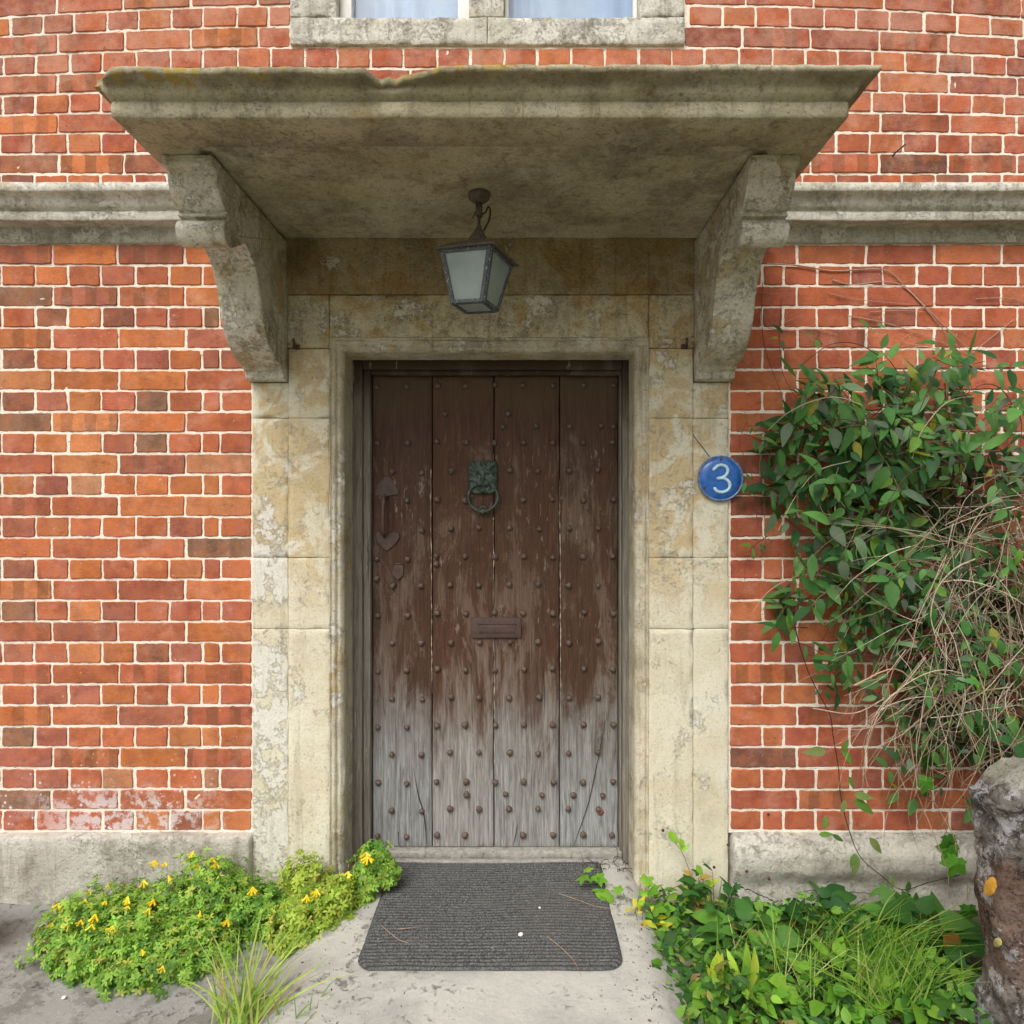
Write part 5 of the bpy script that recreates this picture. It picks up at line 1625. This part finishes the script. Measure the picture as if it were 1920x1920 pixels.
# ---- broad leaved weeds
def weed(name, label, base, n, rad, h, L, cols, shape='heart', wd=.75, vert=False, seed=0, cat='weed', group='weeds to the right of the mat', upright=.3, lob=False, stemc=None):
    random.seed(500 + seed)
    T = thing(name, label, cat, base, group)
    lf, st = MB(), MB()
    n = int(n * .8)
    for k in range(n):
        a = random.uniform(0, 2 * math.pi); r = rad * random.random() ** .6
        p = Vector(base) + Vector((math.cos(a) * r, math.sin(a) * r * .75, h * random.uniform(.25, 1.) * (1.05 - .5 * r / rad)))
        if p.y > -.055: p.y = -.055 - random.random() * .02
        d = Vector((math.cos(a) + random.uniform(-.5, .5), math.sin(a) * .7 - .25 + random.uniform(-.4, .4), upright + random.uniform(-.35, .35))).normalized()
        up = Vector((random.uniform(-.8, .8), random.uniform(-1.1, .2), 1))
        if vert: up = Vector((random.uniform(-.4, .4), -1, .3)); d = Vector((random.uniform(-.35, .35), random.uniform(-.25, .1), 1)).normalized(); p.z = base[2] + h * random.uniform(.1, .9)
        ll = L * random.choice([random.uniform(.5, .9), random.uniform(.9, 1.45)])
        c = jit(random.choices([q[0] for q in cols], [q[1] for q in cols])[0], .14)
        if lob: lobed(lf, p, d, up, ll, c, random.choice([3, 5, 5]))
        else: leaf(lf, p, d, up, ll, ll * wd, c, random.uniform(.05, .5), random.uniform(.05, .3), shape, 6)
        s0 = Vector(base) + Vector((math.cos(a) * r * .3, math.sin(a) * r * .3, -.01))
        tube(st, [s0, s0.lerp(p, .6) + Vector((0, 0, .012)), p], .0014, .0009, 4, 3, stemc or jit(lin(112, 128, 66)), False)
    child(lf, 'foliage', M['leaf'], T, True); child(st, 'stem', M['stem'], T, True)
    return T
GW = [(lin(70, 116, 46), 5), (lin(92, 142, 56), 5), (lin(54, 96, 44), 3), (lin(120, 164, 66), 3)]
GB = [(lin(112, 160, 50), 5), (lin(140, 182, 66), 4), (lin(86, 134, 46), 3)]
def at(px, py): 
    p = W(px, py, 1.39 * F / (py - CY)); p.z = -.02
    return tuple(p)
wl = [
 ('creeper_sprout', 'small lobed sprout with brown edged leaves hanging over the back right of the mat', (.235, -.02, .07), 5, .03, .10, .05, GB, 'heart', .8, False, True, .0),
 ('lobed_weed', 'fresh green lobed leaves at the right edge of the mat in front of the jamb', (.385, -.16, .0), 20, .10, .17, .062, GB, 'heart', .8, True, True, .3),
 ('lobed_weed', 'dark green leafy weed standing between right jamb and plinth', (.66, -.12, .0), 30, .09, .20, .060, [(lin(54, 98, 44), 5), (lin(70, 116, 50), 3)], 'heart', .8, False, True, .2),
 ('broadleaf_weed', 'narrow leaved bindweed trailing over the concrete beside the mat corner', at(1210, 1830), 26, .12, .09, .070, GW, 'lance', .45, False, False, .1),
 ('broadleaf_weed', 'round leaved green weed in the middle of the patch', at(1420, 1800), 44, .15, .13, .062, GW, 'heart', .85, False, False, .3),
 ('broadleaf_weed', 'round leaved dark weed at the foot of the cracked plinth', at(1530, 1765), 40, .16, .14, .070, [(lin(52, 96, 46), 5), (lin(72, 118, 52), 4)], 'heart', .9, False, False, .2),
 ('broadleaf_weed', 'bright green weed in the bottom right foreground', at(1560, 1880), 56, .18, .12, .062, GB, 'heart', .8, False, False, .3),
 ('broadleaf_weed', 'bright mid green weed at the lower edge left of the dock', at(1400, 1905), 40, .12, .10, .058, GB, 'oval', .7, False, False, .3),
 ('broadleaf_weed', 'dark broad leaves among the grass near the stone wall end', at(1720, 1800), 46, .17, .16, .080, [(lin(58, 102, 44), 5), (lin(84, 130, 52), 3)], 'heart', .85, False, False, .3),
 ('broadleaf_weed', 'green foliage filling the corner in front of the stone wall end', at(1740, 1900), 50, .15, .12, .062, GB + GW, 'heart', .8, False, False, .3),
]
for i, (nm, lb, bs, n_, rd, h_, L_, cl, sh, wd_, f1, lob_, up_) in enumerate(wl):
    weed(nm, lb, bs, n_, rd, h_, L_, cl, sh, wd_, seed=i, lob=lob_, upright=up_)
weed('yellow_leaved_weed', 'bright yellow rosette of pointed leaves beside the right edge of the mat', at(1205, 1775), 46, .075, .13, .038, [(lin(214, 204, 66), 5), (lin(186, 190, 58), 4), (lin(196, 160, 60), 1)], 'lance', .42, seed=31, upright=.4)
weed('yellow_leaved_weed', 'spindly yellow green weed climbing at the base of the right jamb', at(1300, 1730), 26, .06, .19, .040, [(lin(180, 188, 80), 5), (lin(150, 160, 70), 3), (lin(190, 150, 80), 1)], 'oval', .5, seed=32, upright=.6)
weed('dock_plant', 'upright dock with reddish yellow leaves at the bottom edge', at(1345, 1885), 16, .028, .09, .085, [(lin(178, 196, 64), 5), (lin(186, 180, 80), 2), (lin(150, 104, 70), .9)], 'lance', .28, vert=True, seed=33, upright=1.5)
weed('dock_plant', 'narrow yellow green dock leaves at the bottom edge right of the reddish one', at(1400, 1890), 14, .026, .08, .075, [(lin(168, 194, 70), 5), (lin(140, 176, 60), 3)], 'lance', .28, vert=True, seed=34, upright=1.4)
# low scatter of tiny leaves that nobody could count
def cover():
    random.seed(77)
    mb = MB()
    for _ in range(4200):
        x = random.uniform(.40, 1.35); y = random.uniform(-.80, -.06)
        edge = .40 + .10 * nz((0, y, 0), 5, 3) + max(0, (-y - .25)) * .02
        if x < edge: continue
        if x > 1.19 and -.72 < y < -.57: continue
        h = .06 + .09 * nz((x, y, 0), 6, 2)
        p = Vector((x, y, random.uniform(-.02, h)))
        a = random.uniform(0, 6.28)
        sz = random.choice([random.uniform(.014, .026), random.uniform(.024, .052)])
        c = jit(random.choices([lin(70, 112, 46), lin(98, 146, 58), lin(128, 166, 70), lin(56, 92, 42), lin(150, 140, 80)], [5, 5, 3, 4, .6])[0], .16)
        leaf(mb, p, (math.cos(a), math.sin(a) * .8 - .1, random.uniform(-.3, 1.1)), rv() + Vector((0, -.5, 1)), sz, sz * random.choice([.35, .6, .8]), c, random.uniform(0, .6), .25, random.choice(['oval', 'lance', 'heart']), 3)
    o = mb.build('ground_cover', M['leaf'], None, True)
    tag(o, 'low mixed green leaves covering the soil right of the door', 'ground cover', None, 'stuff')
cover()
GM = [(lin(136, 172, 72), 5), (lin(164, 192, 96), 4), (lin(104, 148, 62), 3), (lin(198, 200, 140), 1.5)]
grass('grass_tuft', 'light green thin grass crossing the weeds in the bottom right corner', (1.02, -.52, -.02), 60, .18, .38, .8, GM, .0026, (-.1, -.2), 7, group='grass tufts', droop=1.3, rad=.07)
grass('grass_tuft', 'sparse pale blades rising from the weeds in front of the plinth centre', (.78, -.44, -.02), 60, .14, .30, .8, GM, .0020, (.15, -.1), 8, group='grass tufts', droop=1.2, rad=.09)
grass('grass_tuft', 'few thin green blades among the leaves beside the mat corner', (.58, -.40, -.02), 34, .10, .24, .9, GM, .0018, (.1, -.1), 9, group='grass tufts', droop=1.2, rad=.06)

# single creeper shoot on the right jamb base with dark berries, curled dead stems at the sill
random.seed(5)
T = thing('creeper_shoot', 'thin shoot with two bright leaves leaning on the base of the right jamb', 'weed', (.60, -.06, 0), 'weeds to the right of the mat')
st, lf = MB(), MB()
tube(st, [W(1300, 1655, 2.32), W(1290, 1625, 2.32), W(1280, 1600, 2.33), W(1270, 1585, 2.33), W(1255, 1568, 2.34)], .0012, .001, 5, 4, lin(150, 120, 80), False)
tube(st, [W(1320, 1660, 2.32), W(1318, 1640, 2.32), W(1308, 1622, 2.33)], .0011, .0008, 5, 4, lin(150, 120, 80), False)
tube(st, [W(1200, 1690, 2.25), W(1240, 1675, 2.25), W(1285, 1655, 2.3), W(1300, 1650, 2.32)], .0011, .001, 5, 4, lin(120, 100, 84), False)
for (x, y, dx, dy, L, dist) in ((1252, 1560, .9, .8, .055, 2.32), (1275, 1572, .3, .9, .045, 2.32), (1275, 1592, 1, -.3, .035, 2.32), (1305, 1622, .7, 1, .045, 2.32), (1322, 1650, .7, .6, .035, 2.32)):
    leaf(lf, W(x, y, dist), (dx, -.1, -dy), (0, -1, .6), L, L * .55, jit(lin(140, 184, 66)), .15, .2)
child(st, 'stem', M['stem'], T, True); child(lf, 'foliage', M['leaf'], T, True)
T = thing('dry_sprig', 'black curled dead stems at the right end of the door sill', 'dry sprig', (.35, .06, .07))
st = MB()
for _ in range(13):
    p = W(random.uniform(1090, 1165), random.uniform(1610, 1650), 2.46); pts = [p.copy()]
    h = rv(); ax = rv().normalized(); rot = Matrix.Rotation(random.uniform(.2, .8), 3, ax)
    for k in range(8):
        h = (rot @ h).normalized(); p = p + h * .010; p.y = min(p.y, .09); p.z = max(p.z, .075); pts.append(p.copy())
    tube(st, pts, .0013, .0009, 4, 2, jit(lin(66, 56, 50)), False)
child(st, 'stem', M['stem'], T, True)
# berries
for i, (x, y, dist, lb) in enumerate(((1243, 1557, 2.365, 'dark seed head on the base of the right jamb, beside the two bright leaves'), (1339, 1626, 2.36, 'dark seed head low on the base of the right jamb'),
                      (1365, 1584, 2.34, 'dark seed head at the left corner of the right plinth top'), (1400, 1634, 2.34, 'left one of two dark seed heads on the plinth face'), (1442, 1648, 2.34, 'right one of two dark seed heads on the plinth face'), (1441, 1527, 2.385, 'dark seed head on the lowest brick course above the right plinth'))):
    mb = MB(); c = W(x, y, dist)
    n = 10
    prof = [(.0005, -.005), (.004, -.0035), (.0055, 0), (.004, .0035), (.0005, .005)]
    lathe(mb, c, prof, 8)
    mb.v = [v + noise.noise_vector(v * 400) * .001 for v in mb.v]
    o = mb.build('seed_head', simple('seed_dark', lin(70, 34, 36), lin(96, 50, 44), 100, .8))
    o.data.transform(Matrix.Translation(-c)); o.location = c
    tag(o, lb, 'seed head', 'dark seed heads')

# ---- dry leaves, straws, pebbles
def flat_leaf(name, label, px, py, dist, L, col, d, up, cat='dead leaf'):
    mb = MB(); c = W(px, py, dist)
    leaf(mb, Vector((0, 0, 0)), d, up, L, L * .85, col, .3, .35, 'heart', 6)
    o = mb.build(name, M['leaf'], None, True); o.location = c
    tag(o, label, cat, 'dry brown leaves')
flat_leaf('dead_leaf', 'round dry brown leaf standing in the grass beside the stone wall end', 1775, 1750, 2.05, .085, lin(160, 112, 58), (.3, -.2, -.9), (.1, -1, .4))
flat_leaf('dead_leaf', 'pale brown dry leaf among the weeds right of the mat corner', 1305, 1825, 1.95, .06, lin(176, 140, 96), (.1, -.3, -.9), (0, -1, .5))
zst = EYE - 1.279
for i, (pts, lb) in enumerate((([(1048, 1675), (1085, 1688), (1120, 1700), (1160, 1705)], 'longest dry straw crossing the right part of the mat'),
                 ([(1025, 1755), (1050, 1775), (1075, 1800), (1090, 1830)], 'dry straw near the front right corner of the mat'),
                 ([(715, 1735), (745, 1760), (765, 1768)], 'dry straw near the left edge of the mat'), ([(745, 1742), (790, 1738)], 'short flat straw lying in the left part of the mat'))):
    mb = MB(); P = []
    for x, y in pts:
        dist = (EYE - zst) * F / (y - CY); P.append(W(x, y, dist))
    tube(mb, P, .0011, .0007, 5, 4, lin(178, 152, 118))
    c = P[0].copy()
    o = mb.build('straw', M['stem'], None, True); o.data.transform(Matrix.Translation(-c)); o.location = c
    tag(o, lb, 'straw', 'dry straws on the mat')
def pebble(px, py, z, r, lb, mt):
    dist = (EYE - z) * F / (py - CY); c = W(px, py, dist)
    mb = MB(); lathe(mb, (0, 0, 0), [(r * .3, -r * .6), (r * .9, -r * .3), (r, .1 * r), (r * .6, r * .6), (r * .1, r * .75)], 9)
    mb.v = [v + noise.noise_vector(v * 150 + Vector((px, 0, 0))) * r * .35 for v in mb.v]
    o = mb.build('pebble', mt); o.location = c; tag(o, lb, 'pebble', 'small pale stones')
pebble(976, 1752, zst + .002, .0075, 'white pebble lying on the front half of the mat', M['pebble'])
pebble(1012, 1702, zst + .001, .004, 'tiny pale crumb right of centre on the back half of the mat', M['pebble'])
pebble(120, 1870, .006, .006, 'white pebble on the concrete in front of the largest flowering clump', M['pebble'])
# terracotta pot just entering on the left
def pot():
    T = thing('flower_pot', 'terracotta flower pot cut by the left edge of the photo', 'flower pot', (-1.735, -.33, 0))
    mb = MB(); c = (-1.735, -.33, 0)
    lathe(mb, c, [(.055, .0), (.062, .004), (.082, .115), (.083, .118), (.092, .119), (.094, .150), (.090, .153), (.082, .150), (.080, .135), (.01, .130)], 36)
    child(mb, 'pot', M['terracotta'], T)
    lf = MB(); random.seed(9)
    for _ in range(120):
        a = random.uniform(0, 6.28); r = random.random() * .10
        p = Vector(c) + Vector((r * math.cos(a), r * math.sin(a), .14 + random.random() * .07))
        leaf(lf, p, (math.cos(a), math.sin(a), .5), (0, -.3, 1), .028, .018, jit(random.choice([lin(88, 128, 52), lin(120, 150, 60), lin(150, 60, 40)]) if random.random() < .9 else lin(240, 210, 40)), .2, .2, 'oval', 3)
    child(lf, 'foliage', M['leaf'], T, True)
pot()
# weathering cracks in the right plinth, laid on its surface
def surface(px, py, names=('plinth', 'door_jamb')):
    dg = bpy.context.evaluated_depsgraph_get()
    o0 = Vector((0, -2.4, EYE)); dr = Vector(((px - CX) / F, 1, (CY - py) / F)).normalized()
    for _ in range(12):
        hit, loc, nn, i_, ob, _m = S.ray_cast(dg, o0, dr, distance=6)
        if not hit: return None, None
        if ob.name.startswith(names): return loc, nn
        o0 = loc + dr * .002
    return None, None
random.seed(12)
PLR = [o for o in house.children if o.name.startswith('plinth')][-1]
for pts, w in (([(1375, 1655), (1400, 1668), (1425, 1676), (1452, 1690), (1470, 1688)], .0022), ([(1500, 1672), (1540, 1668), (1590, 1672), (1640, 1676), (1700, 1674)], .0012),
               ([(1522, 1694), (1545, 1700), (1562, 1716), (1580, 1712)], .0026), ([(1610, 1706), (1660, 1702), (1700, 1708), (1745, 1703)], .0020), ([(1590, 1725), (1640, 1722), (1700, 1728)], .0014)):
    P = []
    for a, b in zip(pts, pts[1:]):
        for k in range(8):
            t = k / 8
            P.append((a[0] + (b[0] - a[0]) * t, a[1] + (b[1] - a[1]) * t + random.gauss(0, 1.3)))
    vs = []
    for k, (x, y) in enumerate(P):
        loc, nn = surface(x, y)
        if loc is None: continue
        ww = w * (.35 + .65 * abs(nz((x, 0, 0), .09, y))) * 1.6
        vs += [loc + nn * .0008 + Vector((0, 0, ww)), loc + nn * .0008 - Vector((0, 0, ww))]
    n = len(vs) // 2
    if n > 3:
        mb = MB(); mb.add(vs, [[2 * i, 2 * i + 1, 2 * i + 3, 2 * i + 2] for i in range(n - 1)])
        mb.build('crack', M['crackdark'], PLR)

def gravel():
    random.seed(64)
    mb = MB()
    for _ in range(1500):
        if random.random() < .6:
            x = random.uniform(-1.9, .55); y = -.06 - abs(random.gauss(0, .10)) - (.0 if x > -.9 else 0)
            if random.random() < .4: y = random.uniform(-.85, -.06)
        else: x = random.choice([-.49, .33]) + random.gauss(0, .05); y = random.uniform(-.75, -.02)
        if -.47 < x < .31 and y > -.49: continue
        z = GZ(x, y); r = random.choice([.0012, .0018, .0026, .004]) * random.uniform(.7, 1.2)
        c = jit(random.choice([lin(120, 112, 100), lin(160, 152, 140), lin(84, 74, 62), lin(190, 184, 172), lin(110, 84, 56)]), .2)
        p = Vector((x, y, z + r * .3)); q = [p + rv(1).normalized() * r * Vector((1, 1, .6)).length * .6 for _k in range(5)]
        mb.add(q, [[0, 1, 2], [0, 2, 3], [0, 3, 4], [0, 4, 1], [1, 2, 3], [1, 3, 4]], c, False)
    o = mb.build('gravel', M['stem'], None, True)
    tag(o, 'scattered grit and crumbs on the concrete beside the mat and walls', 'grit', None, 'stuff')
gravel()

# crusts of lichen following the rough face of the stone
for (cx, cy, rx, ry, mt) in ((1857, 1662, 11, 18, 'lichen'), (1871, 1767, 8, 9, 'lichen_pale')):
    rings = [0, .35, .7, 1.]; n = 22; vs = []
    for r in rings:
        for k in range(n if r else 1):
            a = 2 * math.pi * k / n + .4
            q = r * (1 + .22 * nz((math.cos(a) * 1.5, math.sin(a) * 1.5, cx), 2))
            loc, nn = surface(cx + (rx * math.cos(a) - ry * .25 * math.sin(a)) * q, cy + (ry * math.sin(a) + rx * .3 * math.cos(a)) * q, ('pier',))
            if loc is None: loc, nn = vs[-1] if vs else Vector((0, 0, 0)), Vector((0, -1, 0))
            vs.append(loc + nn * (.0028 if r in (.7,) else .0018 if r < .7 else .0004))
    fs = [[0, 1 + k, 1 + (k + 1) % n] for k in range(n)]
    for g in range(2): fs += [[1 + g * n + k, 1 + (g + 1) * n + k, 1 + (g + 1) * n + (k + 1) % n, 1 + g * n + (k + 1) % n] for k in range(n)]
    mb = MB(); mb.add(vs, fs)
    child(mb, 'lichen', M[mt], PIL)
